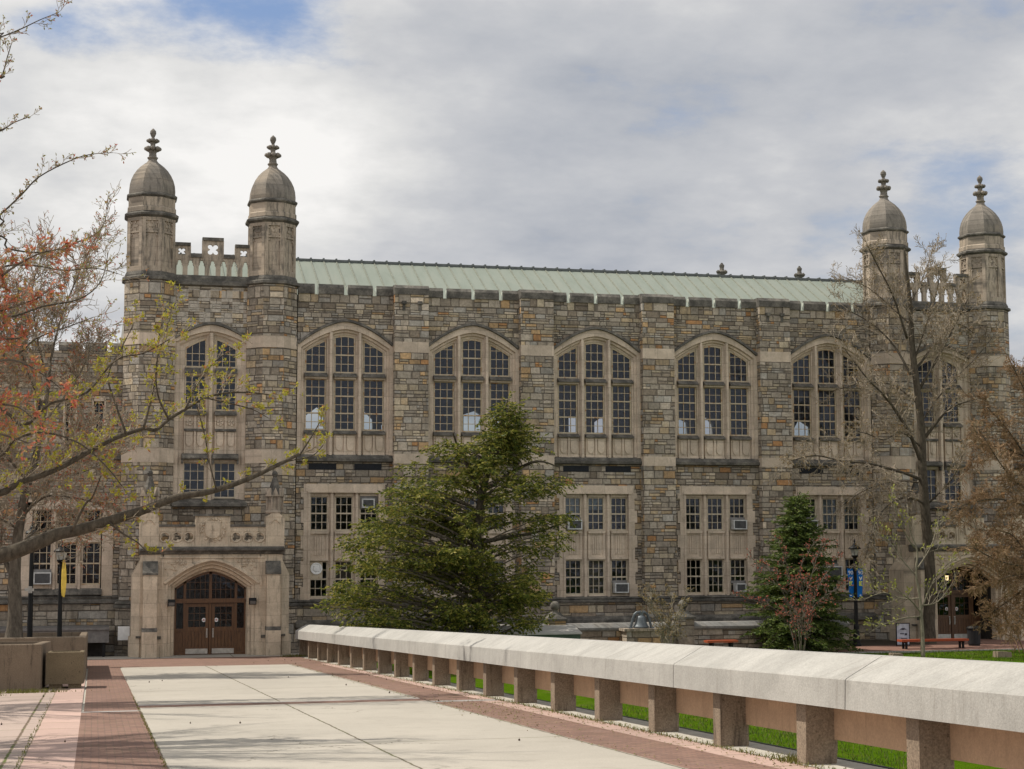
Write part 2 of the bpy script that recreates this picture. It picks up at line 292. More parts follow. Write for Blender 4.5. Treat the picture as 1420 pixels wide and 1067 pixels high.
# ------------------------------------------------------------------ mesh helper
class MB:
    def __init__(s, uo=(0., 0.)): s.v = []; s.f = []; s.m = []; s.cur = 0; s.uo = uo
    def add(s, vs, fs):
        o = len(s.v); s.v += [tuple(p) for p in vs]
        s.f += [tuple(i+o for i in f) for f in fs]; s.m += [s.cur]*len(fs)
    def box(s, x0, x1, y0, y1, z0, z1):
        s.add([(x0, y0, z0), (x1, y0, z0), (x1, y1, z0), (x0, y1, z0), (x0, y0, z1), (x1, y0, z1), (x1, y1, z1), (x0, y1, z1)],
              [(0, 3, 2, 1), (4, 5, 6, 7), (0, 1, 5, 4), (1, 2, 6, 5), (2, 3, 7, 6), (3, 0, 4, 7)])
    def prism(s, poly, a, b, ax):
        'polygon swept along an axis: ax=z poly (x,y); ax=y poly (x,z); ax=x poly (y,z)'
        P = {'z': lambda p, t: (p[0], p[1], t), 'y': lambda p, t: (p[0], t, p[1]), 'x': lambda p, t: (t, p[0], p[1])}[ax]
        n = len(poly); vs = [P(p, a) for p in poly]+[P(p, b) for p in poly]
        ar = sum(poly[i][0]*poly[(i+1) % n][1]-poly[(i+1) % n][0]*poly[i][1] for i in range(n))
        flip = (ar < 0) != (ax == 'y')
        fs = [tuple(reversed(range(n))), tuple(range(n, 2*n))]+[(i, (i+1) % n, (i+1) % n+n, i+n) for i in range(n)]
        if flip: fs = [tuple(reversed(f)) for f in fs]
        s.add(vs, fs)
    def lathe(s, prof, n=8, cx=0., cy=0., rot=.5, cap=True):
        'rings of (apothem, z); n=8 gives a flat facing the front'
        k = 1/math.cos(math.pi/n) if n <= 8 else 1.
        vs = []
        for r_, z in prof:
            for i in range(n):
                a = 2*math.pi*(i+rot)/n-math.pi/2; vs.append((cx+r_*k*math.cos(a), cy+r_*k*math.sin(a), z))
        fs = []
        for j in range(len(prof)-1):
            for i in range(n):
                a, b = j*n+i, j*n+(i+1) % n; fs.append((a, b, b+n, a+n))
        if cap: fs += [tuple(reversed(range(n))), tuple(range(len(vs)-n, len(vs)))]
        s.add(vs, fs)
    def tube(s, pts, rs, n=5, cap=True):
        pts = [Vector(p) for p in pts]; vs = []; fs = []
        t0 = (pts[1]-pts[0]).normalized(); nx = t0.orthogonal().normalized()
        for i, p in enumerate(pts):
            t = (pts[min(i+1, len(pts)-1)]-pts[max(i-1, 0)])
            t = t.normalized() if t.length > 1e-9 else t0
            nx = (nx-t*nx.dot(t)); nx = nx.normalized() if nx.length > 1e-6 else t.orthogonal().normalized()
            ny = t.cross(nx); r_ = rs[i] if isinstance(rs, (list, tuple)) else rs
            for k in range(n):
                a = 2*math.pi*k/n; vs.append(p+nx*(r_*math.cos(a))+ny*(r_*math.sin(a)))
        for i in range(len(pts)-1):
            for k in range(n):
                a, b = i*n+k, i*n+(k+1) % n; fs.append((a, b, b+n, a+n))
        if cap: fs += [tuple(reversed(range(n))), tuple(range(len(vs)-n, len(vs)))]
        s.add(vs, fs)
    def strip(s, A, B, closed=False):
        'quads between two equal polylines'
        n = len(A); fs = [(i, (i+1) % n, (i+1) % n+n, i+n) for i in range(n if closed else n-1)]
        s.add(list(A)+list(B), fs)
    def mesh(s, name, mats, smooth=False, off=(0, 0, 0)):
        me = bpy.data.meshes.new(name)
        V = np.array(s.v, float).reshape(-1, 3)-np.array(off, float)
        me.from_pydata(V.tolist(), [], s.f)
        if not isinstance(mats, (list, tuple)): mats = [mats]
        for M in mats: me.materials.append(M)
        n = len(me.polygons)
        me.polygons.foreach_set('material_index', np.array(s.m, np.int32))
        if smooth: me.polygons.foreach_set('use_smooth', np.ones(n, bool))
        me.update()
        nr = np.zeros(n*3); me.polygons.foreach_get('normal', nr); nr = nr.reshape(-1, 3)
        tot = np.zeros(n, np.int32); me.polygons.foreach_get('loop_total', tot)
        vi = np.zeros(len(me.loops), np.int32); me.loops.foreach_get('vertex_index', vi)
        N = np.repeat(nr, tot, 0); P = np.array(s.v, float)[vi] if len(s.v) else np.zeros((0, 3))
        h = np.hypot(N[:, 0], N[:, 1]); up = np.abs(N[:, 2]) > .75; hh = np.maximum(h, 1e-9)
        U = np.where(up, P[:, 0], (P[:, 0]*-N[:, 1]+P[:, 1]*N[:, 0])/hh)+s.uo[0]
        Vv = np.where(up, P[:, 1], P[:, 2])+s.uo[1]
        lay = me.uv_layers.new(name='UVMap'); lay.data.foreach_set('uv', np.stack([U, Vv], 1).astype(np.float32).ravel())
        return me
    def build(s, name, mats, parent=None, loc=(0, 0, 0), smooth=False, world=True, label=None):
        'link as one object; vertices are given in world space (or local to loc when world=False)'
        base = Vector(parent['base']) if parent is not None else Vector((0, 0, 0))
        me = s.mesh(name, mats, smooth)
        o = bpy.data.objects.new(name, me); COL.objects.link(o); o.parent = parent
        if parent is not None: o.location = (Vector(loc)-base)
        else: o.location = loc
        o['base'] = tuple(loc)
        if label: o['label'] = label
        return o
def thing(name, label, cat, loc=(0, 0, 0), group=None):
    o = bpy.data.objects.new(name, None); COL.objects.link(o); o.location = loc; o['base'] = tuple(loc)
    o.empty_display_size = .2; tag(o, label, cat, group); return o
def tag(o, label, cat, group=None, kind=None):
    if label: o['label'] = label
    if cat: o['category'] = cat
    if group: o['group'] = group
    if kind: o['kind'] = kind
    return o
def struct(o): o['kind'] = 'structure'; return o
def stuff(o, label=None): 
    o['kind'] = 'stuff'
    if label: o['label'] = label
    return o
def inst(me_obj, parent, loc, sub=None, label=None, name=None):
    'copy a part (and its sub-parts) to another place'
    c = me_obj.copy(); COL.objects.link(c); c.parent = parent
    base = Vector(parent['base']); c.location = Vector(loc)-base; c['base'] = tuple(loc)
    for ch in list(me_obj.children):
        d = ch.copy(); COL.objects.link(d); d.parent = c; d.location = ch.location
    if label: c['label'] = label
    return c

# ================================================================== THE HALL
YW = 72.9; C0 = 22.24; ZP = 15.68
BAYS = [C0+5.81*k for k in (-2, -1, 0, 1, 2)]; PIERS = [C0+5.81*k for k in (-1.5, -.5, .5, 1.5)]
TUR = [C0-20.15, C0-14.9, C0+14.9, C0+20.15]; ENT = [C0-17.5, C0+17.5]
hall = thing('stone_hall', 'long grey stone college hall with domed turrets, arched windows and a green copper roof', 'building', (C0, YW, 0))

def arc(half, zs, za, z0=None, n=24, ex=1.65):
    pts = [(-half+2*half*i/n, 0) for i in range(n+1)]
    pts = [(x, za-(za-zs)*abs(x/half)**ex) for x, _ in pts]
    if z0 is not None: pts = [(-half, z0)]+pts+[(half, z0)]
    return pts
def orders(mb, levels, z0=None, n=24, mats=None):
    'nested arch mouldings: each level (half, spring, apex, y)'
    prev = None
    for i, (h, zs, za, y) in enumerate(levels):
        cur = [(x, y, z) for x, z in arc(h, zs, za, z0, n)]
        if prev is not None:
            if mats: mb.cur = mats[i-1]
            mb.strip(cur, prev)
        prev = cur
def over_arch(mb, half, zs, za, x0, x1, ztop, y, n=24, cx=0.):
    'flat wall above and beside an arch'
    P = arc(half, zs, za, None, n)
    mb.strip([(cx+x, y, z) for x, z in P], [(cx+x, y, ztop) for x, z in P])
def mull(mb, x, w, z0, z1, y0, y1, tip=.3):
    h = w/2; a = h*tip
    mb.prism([(x-h, y1), (x-h, y0+(y1-y0)*.55), (x-h*.72, y0+(y1-y0)*.5), (x-a*1.3, y0+.05), (x-a, y0), (x+a, y0), (x+a*1.3, y0+.05), (x+h*.72, y0+(y1-y0)*.5), (x+h, y0+(y1-y0)*.55), (x+h, y1)], z0, z1, 'z')

def shield(mb, x, z, w, h, y, d=.035):
    n = 12; pts = [(x-w/2, z+h)]
    for i in range(n+1):
        a = math.pi*i/n; pts.append((x-w/2*math.cos(a), z+h*.42-h*.42*math.sin(a)**.8))
    pts.append((x+w/2, z+h)); mb.prism(pts, y-d, y, 'y')

# ---- window sashes: frame with glazing bars; the glass is a sub-part
def sash(w, z1, cols, bars, rails, head=None, fr=.055, bar=.028):
    f = MB(); hx = w/2; top = head or (lambda x: z1)
    f.box(-hx, -hx+fr, -.05, .05, 0, top(-hx)); f.box(hx-fr, hx, -.05, .05, 0, top(hx)); f.box(-hx+fr, hx-fr, -.06, .05, 0, fr*1.3)
    n = 10; A = [(-hx+w*i/n, top(-hx+w*i/n)) for i in range(n+1)]
    for k in range(n):
        (xa, za), (xb, zb) = A[k], A[k+1]
        f.prism([(xa, za-fr*1.1), (xb, zb-fr*1.1), (xb, zb+.03), (xa, za+.03)], -.052, .048, 'y')
    for i in range(1, cols):
        x = -hx+w*i/cols; f.box(x-bar/2, x+bar/2, -.03, .03, fr, top(x)-fr*.5)
    def hb(z, b, d):
        xs = [-hx+w*i/40 for i in range(41) if top(-hx+w*i/40) > z+b]
        if xs: f.box(min(xs)+.02, max(xs)-.02, -d, d, z-b/2, z+b/2)
    for z in bars: hb(z, bar, .028)
    for z in rails: hb(z, .062, .056)
    g = MB(); g.add([(x, .012, .02) for x in (-hx, hx)]+[(x, .012, z) for x, z in reversed(A)], [tuple(range(n+3))])
    return f, g
def window(parent, loc, w, z1, cols, bars, rails, wm, head=None, gm=None):
    f, g = sash(w, z1, cols, bars, rails, head)
    o = f.build('window', wm, parent, loc); g.build('glass', gm or GLASS, o, loc); return o

def hd(dx): return 13.87-.72*(abs(dx)/1.77)**1.65
LW = .93
def top_head(c, s=1): return lambda x: hd(c+s*x)-12.17
protos = {}
def bay_windows(cx):
    for i, c in enumerate((-1.30, 0., 1.30)):
        k = ('u', i)
        if k not in protos: protos[k] = window(hall, (cx+c, YW+.3, 12.17), LW, 0, 3, [.40, .80, 1.19] if i != 1 else [.42, 1.22], [] if i != 1 else [.82], PEEL, top_head(c))
        else: inst(protos[k], hall, (cx+c, YW+.3, 12.17))
        k = 'l'
        if k not in protos: protos[k] = window(hall, (cx+c, YW+.3, 9.62), LW, 2.3, 3, [.38, 1.15, 1.92], [.765, 1.53], PEEL)
        else: inst(protos[k], hall, (cx+c, YW+.3, 9.62))
W2 = .80
def low_windows(parent, cx, skip=(), y=None, key='lw', zs=((2.27, 1.6), (5.18, 1.54))):
    out = {}
    for fl, (z, h) in enumerate(zs):
        for i, c in enumerate((-1.10, 0., 1.10)):
            k = (key, fl); y_ = YW+.24 if y is None else y
            if k not in protos: o = protos[k] = window(parent, (cx+c, y_, z), W2, h, 3, [h*.25, h*.75], [h*.5], CREAM)
            else: o = inst(protos[k], parent, (cx+c, y_, z))
            out[fl, i] = o
    return out

# ---- stone dressings of one bay
def bay_surround():
    b = MB()
    L = [(2.14, 13.44, 14.44, -.03), (1.98, 13.28, 14.13, -.03), (1.95, 13.25, 14.10, .1), (1.87, 13.2, 14.02, .1), (1.84, 13.18, 13.98, .2), (1.78, 13.15, 13.90, .22), (1.77, 13.13, 13.88, .42)]
    orders(b, L, 8.52)
    for x in (-.645, .645): mull(b, x, .34, 8.52, 13.98, -.02, .42)
    # transom pieces between mullions, with sloping weathered top
    for c in (-1.30, 0, 1.30):
        b.cur = 1; b.prism([(-.06, 11.98), (-.06, 12.02), (.16, 12.17), (.4, 12.17), (.4, 11.98)], c-.5, c+.5, 'x')
        b.cur = 0; b.prism([(.06, 11.90), (.06, 11.98), (.4, 11.98), (.4, 11.9)], c-.48, c+.48, 'x')
        b.cur = 1; b.prism([(-.05, 9.44), (-.05, 9.50), (.2, 9.62), (.4, 9.62), (.4, 9.44)], c-.5, c+.5, 'x')
        b.cur = 0
        b.box(c-.48, c+.48, .12, .4, 8.5, 9.44)
        b.box(c-.045, c+.045, .05, .12, 8.5, 9.44); b.box(c-.48, c+.48, .06, .12, 8.5, 8.6)
        for d in (-.245, .245): shield(b, c+d, 8.72, .31, .66, .12, .05)
    return b
def bay_ledge():
    b = MB(); b.prism([(-.08, 8.2), (-.2, 8.24), (-.22, 8.36), (-.12, 8.40), (-.1, 8.46), (.1, 8.56), (.4, 8.56), (.4, 8.2)], -2.139, 2.139, 'x'); return b
def hood(half=2.16):
    b = MB(); L = [(half, 13.50, 14.57, .02), (half, 13.50, 14.57, -.13), (half-.07, 13.42, 14.46, -.15), (half-.08, 13.40, 14.44, -.02)]
    orders(b, L)
    for s_ in (-1, 1): b.box(s_*half-.09, s_*half+.01 if s_ < 0 else s_*half-.0, -.13, 0, 13.3, 13.5) if s_ < 0 else b.box(half-.01, half+.0, -.13, 0, 13.3, 13.5)
    return b
def low_surround(z0=2.18, z1=7.24, h0=1.72):
    b = MB()
    b.box(-1.80, 1.80, .002, .3, 6.9, z1-.002); b.box(-h0, h0, -.035, .002, 6.9, z1); b.box(-h0+.08, h0-.08, -.10, -.035, 6.86, 6.94)
    k = 0; z = z0
    while z < 6.85:
        e = 1.80 if k % 2 else 1.92; zz = min(z+.56, 6.9)
        b.box(-e, -1.51, -.03, .3, z, zz); b.box(1.51, e, -.03, .3, z, zz); z += .56; k += 1
    for s_ in (-1, 1):
        b.box(s_*1.56-.05, s_*1.56+.05, -.06, -.03, z0, 6.86)
    for x in (-.55, .55): mull(b, x, .30, z0, 6.9, 0., .3, .35)
    for c in (-1.1, 0, 1.1):
        b.box(c-.41, c+.41, .13, .3, 3.88, 5.17); b.box(c-.41, c+.41, .02, .13, 5.06, 5.17); b.box(c-.41, c+.41, .04, .13, 3.88, 3.98)
        b.box(c-.41, c-.31, .08, .13, 3.98, 5.06); b.box(c+.31, c+.41, .08, .13, 3.98, 5.06)
        for d in (-.16, -.055, .055, .16): b.box(c+d-.035, c+d+.035, .095, .13, 4.12, 4.94)
        b.box(c-.41, c+.41, .06, .3, z0, 2.27); b.box(c-.41, c+.41, .1, .3, 6.72, 6.9)
    return b
sur = hoo = led = low = None; LWS = []
for i, cx in enumerate(BAYS):
    p = (cx, YW, 0)
    if sur is None:
        sur = bay_surround().build('window_surround', [LIME, SOOT], hall, p); hoo = hood().build('hood_mould', SOOT, hall, p)
        led = bay_ledge().build('ledge', SOOT, hall, p); low = low_surround().build('lower_surround', [LIME], hall, p)
    else:
        inst(sur, hall, p); inst(hoo, hall, p); inst(led, hall, p); inst(low, hall, p)
    bay_windows(cx)
    LWS.append(low_windows(hall, cx))
    if i in (0, 2, 4):
        for x0, x1 in ((-1.6, -.38), (.42, 1.64)):
            b = MB(); b.box(x0, x1, -.012, .1, 7.87, 8.14)
            for k in range(6): b.box(x0+.01, x1-.01, -.03, -.012, 7.89+k*.042, 7.905+k*.042)
            b.build('vent_grille', GRILLE, hall, p)

for i, cx in enumerate(BAYS):
    lw = LWS[i]
    def cover(fl, j, z0f, z1f, M, nm='blind', yy=.08):
        z, h = ((2.27, 1.6), (5.18, 1.54))[fl]; c = (-1.1, 0, 1.1)[j]
        b = MB(); b.box(-.39, .39, 0, .02, h*z0f, h*z1f); b.build(nm, M, lw[fl, j], (cx+c, YW+.24+yy, z))
    if i == 4: cover(1, 1, .22, 1, BLIND); cover(1, 2, .22, 1, BLIND); cover(1, 0, .35, 1, CURT)
    if i == 2: cover(1, 0, .5, 1, BLIND); cover(1, 1, .62, 1, BLIND); cover(0, 1, .05, .97, CURT, 'curtain', .25)
    if i == 0:
        b = MB(); b.box(-.39, .17, -.075, -.055, .83, 1.54); b.build('vent_panel', CREAM, lw[0, 0], (cx-1.1, YW+.24, 2.27))
        b = MB(); P = []
        for (r_, y_) in ((.26, -.076), (.26, -.12), (.2, -.12), (.18, -.09), (.15, -.09), (.13, -.14), (.0, -.15)):
            P.append([(-.10+r_*math.cos(a*math.pi/10), y_, 1.27+r_*math.sin(a*math.pi/10)) for a in range(20)])
        for A, B in zip(P, P[1:]): b.strip(B, A, True)
        b.build('round_vent', WHITE, lw[0, 0], (cx-1.1, YW+.24, 2.27))
        cover(0, 1, .5, 1, CURT); cover(1, 2, .62, 1, ACB, 'filler_board', -.09)

# ---- rubble walls of the hall front (one continuous mesh; masonry pattern in its material)
wl = MB(); T = .45
for cx in BAYS:
    wl.cur = 0
    over_arch(wl, 2.14, 13.44, 14.44, 0, 0, ZP, YW, 24, cx)
    wl.box(cx-2.14, cx+2.14, YW, YW+T, 7.24, 8.2)
    for s_ in (-1, 1):
        a, b_ = sorted((cx+s_*1.80, cx+s_*2.14)); wl.box(a, b_, YW, YW+T, 2.18, 7.24)
    # jamb edges behind the arch window
    wl.box(cx-2.14, cx-1.77, YW+.43, YW+.6, 8.2, ZP); wl.box(cx+1.77, cx+2.14, YW+.43, YW+.6, 8.2, ZP); wl.box(cx-2.14, cx+2.14, YW+.43, YW+.6, 13.9, ZP)
    wl.cur = 1; wl.box(cx-2.14, cx+2.14, YW-.1, YW+T, -.6, 1.94)
    wl.cur = 0
wl.box(BAYS[0]-2.14, BAYS[-1]+2.14, YW+.14, YW+.16, 14.6, ZP-.03)
wl.cur = 0
wl.build('wall', [RUB, RUBL], hall)
# merlons and copings
mer = MB()
for cx in BAYS:
    cp = MB()
    for a, b_ in ((-2.14, -1.40), (-1.22, -.09), (.09, 1.20), (1.38, 2.14)):
        mer.box(cx+a, cx+b_, YW+.02, YW+.12, ZP-.02, ZP+.05)
        cp.prism([(YW-.07, ZP+.0), (YW-.07, ZP+.3), (YW+.04, ZP+.45), (YW+.1, ZP+.45), (YW+.16, ZP+.35), (YW+.16, ZP+.0)], cx+a-.0, cx+b_, 'x')
    cp.build('coping', SOOT, hall)
    for a, b_ in ((-1.40, -1.22), (-.09, .09), (1.20, 1.38)):
        fl = MB(); fl.box(cx+b_-.035, cx+b_-.003, YW-.02, YW+.15, ZP-.02, ZP+.36); fl.box(cx+a, cx+b_-.035, YW-.03, YW+.16, ZP-.03, ZP-.004); fl.build('gap_flashing', FLASH, hall)
mer.build('parapet', RUB, hall)
sc = MB()
def course(mb, x0, x1, y): mb.prism([(y-.03, 1.92), (y-.2, 1.94), (y-.22, 2.02), (y-.1, 2.06), (y-.1, 2.09), (y-.16, 2.11), (y-.14, 2.16), (y+.1, 2.22), (y+.1, 1.92)], x0, x1, 'x')
for cx in BAYS: course(sc, cx-2.139, cx+2.139, YW)
for cx in BAYS: sc.prism([(YW-.1, 1.0), (YW-.34, 1.0), (YW-.34, 1.16), (YW-.12, 1.32), (YW-.1, 1.32)], cx-2.139, cx+2.139, 'x')
sc.build('string_course', SOOT, hall)

# ---- piers
for i, cx in enumerate(PIERS):
    b = MB((i*3.7, 0)); y = YW-.42
    b.cur = 0; 
    for z0, z1 in ((2.2, 8.15), (8.58, 13.11), (13.59, 15.72)): b.box(cx-.77, cx+.77, y, YW+.3, z0, z1)
    b.cur = 1; b.box(cx-.775, cx+.775, y-.012, YW+.3, 8.15, 8.58); b.box(cx-.775, cx+.775, y-.012, YW+.3, 13.11, 13.59)
    b.cur = 3; b.box(cx-.8, cx+.8, y-.12, YW+.3, -.6, 1.94)
    b.cur = 2; course(b, cx-.85, cx+.85, y); b.box(cx-.86, cx+.86, y-.3, YW, 1.0, 1.28)
    b.prism([(y-.05, 15.72), (y-.05, 16.0), (y+.16, 16.16), (YW+.1, 16.16), (YW+.4, 16.0), (YW+.4, 15.72)], cx-.79, cx+.79, 'x')
    o = b.build('pier', [RUBP, LIME, SOOT, RUBL], hall)
    if i in (0, 3):
        for dx_ in (-.36, .36):
            b = MB(); b.box(cx+dx_-.1, cx+dx_+.1, y-.12, y, 15.28, 15.42); b.box(cx+dx_-.06, cx+dx_+.06, y-.04, y, 15.0, 15.28); b.build('drain_spout', SOOT, o)

# ---- turrets
def pierced_panel(mb, u0, u1, z0, z1, face, nrm, off):
    pass
finial = None
for i, cx in enumerate(TUR):
    cy = YW+.35; b = MB((i*5.3+1, 0)); ap = 1.09
    b.cur = 0
    for z0, z1 in ((2.1, 8.10), (8.72, 13.15), (13.66, 15.95)): b.lathe([(ap, z0), (ap, z1)], 8, cx, cy)
    b.cur = 1
    for z0, z1 in ((8.10, 8.72), (13.15, 13.66)): b.lathe([(ap+.012, z0), (ap+.012, z1)], 8, cx, cy)
    b.cur = 3; b.lathe([(ap+.13, -.6), (ap+.13, 1.94)], 8, cx, cy)
    b.cur = 2; b.lathe([(ap+.03, 1.9), (ap+.22, 1.95), (ap+.22, 2.03), (ap+.1, 2.08), (ap+.17, 2.12), (ap+.15, 2.16), (ap, 2.24)], 8, cx, cy)
    t = b.build('turret', [RUBP, LIME, SOOT, RUBL], hall, (cx, cy, 0)); t.data.transform(Matrix.Translation((-cx, -cy, 0)))
    # upper stage: panelled shaft, mouldings
    b = MB((i*2.1, 0)); au = 1.0
    b.cur = 1; b.lathe([(ap, 15.92), (ap+.11, 15.97), (ap+.11, 16.08), (au+.09, 16.14), (au+.09, 16.2), (au+.02, 16.34)], 8, cx, cy)
    b.cur = 0; b.lathe([(au+.02, 16.34), (au-.055, 16.5), (au-.055, 18.7)], 8, cx, cy, cap=False)
    hw = au*math.tan(math.pi/8)
    for k in range(8):
        a = 2*math.pi*k/8; M_ = Matrix.Translation((cx, cy, 0)) @ Matrix.Rotation(a, 4, 'Z')
        def bx(x0, x1, y0, y1, z0, z1):
            v0 = len(b.v); b.box(x0, x1, y0, y1, z0, z1)
            for j in range(v0, len(b.v)): b.v[j] = tuple(M_ @ Vector(b.v[j]))
        yo = -au-.02; yi = -au+.06
        bx(-hw-.0, -hw*.62, yo, yi, 16.36, 18.72); bx(hw*.62, hw, yo, yi, 16.36, 18.72)
        bx(-hw*.62, hw*.62, yo, yi, 18.55, 18.72); bx(-hw*.62, hw*.62, yo, yi, 16.36, 16.56); bx(-hw*.62, hw*.62, yo+.02, yi, 18.02, 18.1)
        for s_ in (-1, 1):   # cusps of the blind tracery
            for (zz, rr_) in ((18.46, .07), (18.18, .07), (17.92, .08)):
                bx(min(s_*hw*.62, s_*(hw*.62-rr_)), max(s_*hw*.62, s_*(hw*.62-rr_)), yo+.03, yi, zz-.045, zz+.045)
        bx(-.03, .03, yo+.03, yi, 18.43, 18.55); bx(-.03, .03, yo+.03, yi, 18.1, 18.2); bx(-hw*.3, hw*.3, yo+.045, yi, 18.27, 18.37)
    b.cur = 1; b.lathe([(au, 18.68), (au+.14, 18.78), (au+.15, 18.86), (au+.03, 18.95), (au-.01, 18.97)], 8, cx, cy)
    b.cur = 0; b.lathe([(au-.01, 18.95), (au-.01, 19.62)], 8, cx, cy); b.lathe([(au+.03, 18.97), (au+.03, 19.15), (au-.01, 19.2)], 8, cx, cy)
    b.cur = 1; b.lathe([(au-.02, 19.58), (au+.07, 19.66), (au+.07, 19.72), (au-.01, 19.78)], 8, cx, cy)
    o = b.build('upper_stage', [LIMED, SOOT], t, (cx, cy, 0)); o.data.transform(Matrix.Translation((-cx, -cy, 0)))
    b = MB((i*4.1, 0)); b.lathe([(.98, 19.76), (.985, 19.95), (.96, 20.2), (.9, 20.43), (.8, 20.66), (.66, 20.88), (.5, 21.06), (.35, 21.19), (.25, 21.27), (.19, 21.36), (.17, 21.44)], 8, cx, cy)
    o = b.build('dome', LEADSTONE, t, (cx, cy, 0)); o.data.transform(Matrix.Translation((-cx, -cy, 0)))
    b = MB(); b.lathe([(.17, 21.42), (.2, 21.45), (.23, 21.5), (.17, 21.54), (.15, 21.7), (.2, 21.82), (.12, 21.95), (.1, 22.1), (.15, 22.22), (.09, 22.34), (.06, 22.42), (.1, 22.5), (.135, 22.6), (.12, 22.7), (.05, 22.78), (.01, 22.82)], 8, 0, 0)
    for zz, rr_, sz in ((21.9, .27, .1), (22.26, .2, .08)):
        for k in range(8):
            a = 2*math.pi*k/8
            b.lathe([(.01, zz-sz), (sz*.8, zz-sz*.6), (sz, zz), (sz*.75, zz+sz*.7), (.01, zz+sz)], 6, rr_*math.cos(a), rr_*math.sin(a))
    b.build('finial', LEADSTONE, t, (cx, cy, 0), world=False, smooth=False)

# ---- entrance bays between the turrets
def ent_surround():
    b = MB()
    L = [(1.66, 13.50, 14.14, -.03), (1.55, 13.36, 13.86, -.03), (1.5, 13.34, 13.83, .1), (1.38, 13.28, 13.76, .12), (1.3, 13.22, 13.70, .22), (1.12, 13.13, 13.62, .26), (1.11, 13.12, 13.6, .42)]
    orders(b, L, 6.2)
    mull(b, 0, .40, 6.5, 13.8, -.02, .42)
    for c in (-.655, .655):
        b.cur = 1; b.prism([(-.06, 12.02), (-.06, 12.08), (.16, 12.27), (.4, 12.27), (.4, 12.02)], c-.47, c+.47, 'x')
        b.cur = 0; b.prism([(.06, 11.96), (.06, 12.02), (.4, 12.02), (.4, 11.96)], c-.46, c+.46, 'x')
        b.cur = 1; b.prism([(-.06, 10.19), (-.06, 10.26), (.2, 10.4), (.4, 10.4), (.4, 10.19)], c-.47, c+.47, 'x')
        b.cur = 0; b.box(c-.46, c+.46, .13, .4, 8.24, 10.19)
        b.cur = 1; b.box(c-.46, c+.46, .0, .13, 9.5, 9.6); b.cur = 0
        b.box(c-.04, c+.04, .03, .13, 8.5, 10.19); b.box(c-.46, c-.42, .05, .13, 8.5, 10.19); b.box(c+.42, c+.46, .05, .13, 8.5, 10.19)
        for d in (-.24, .24):
            shield(b, c+d, 8.85, .3, .62, .13, .05)
            for k in range(5):    # carved rosette panels
                a = 2*math.pi*k/5; b.lathe([(.075, 0), (.06, .05)], 6)
                n = 12
                for j in range(len(b.v)-n, len(b.v)):
                    x, y, z = b.v[j]; b.v[j] = (c+d+x+.085*math.cos(a), .13-z, 9.88+y+.085*math.sin(a))
        b.cur = 1   # label mould over the lower lights
        b.prism([(-.17, 8.26), (-.22, 8.32), (-.18, 8.46), (.0, 8.52), (.2, 8.52), (.2, 8.26)], c-.56, c+.56, 'x')
        b.box(c-.57, c-.49, -.12, .05, 8.08, 8.26); b.box(c+.49, c+.57, -.12, .05, 8.08, 8.26)
        b.cur = 0; b.box(c-.46, c+.46, .1, .3, 8.15, 8.26)
    b.cur = 1; b.prism([(-.12, 6.2), (-.26, 6.24), (-.26, 6.36), (-.06, 6.5), (.3, 6.58), (.3, 6.2)], -1.6, 1.6, 'x'); b.cur = 0
    return b
def hd2(dx): return 13.6-.48*(abs(dx)/1.11)**1.65
es = None
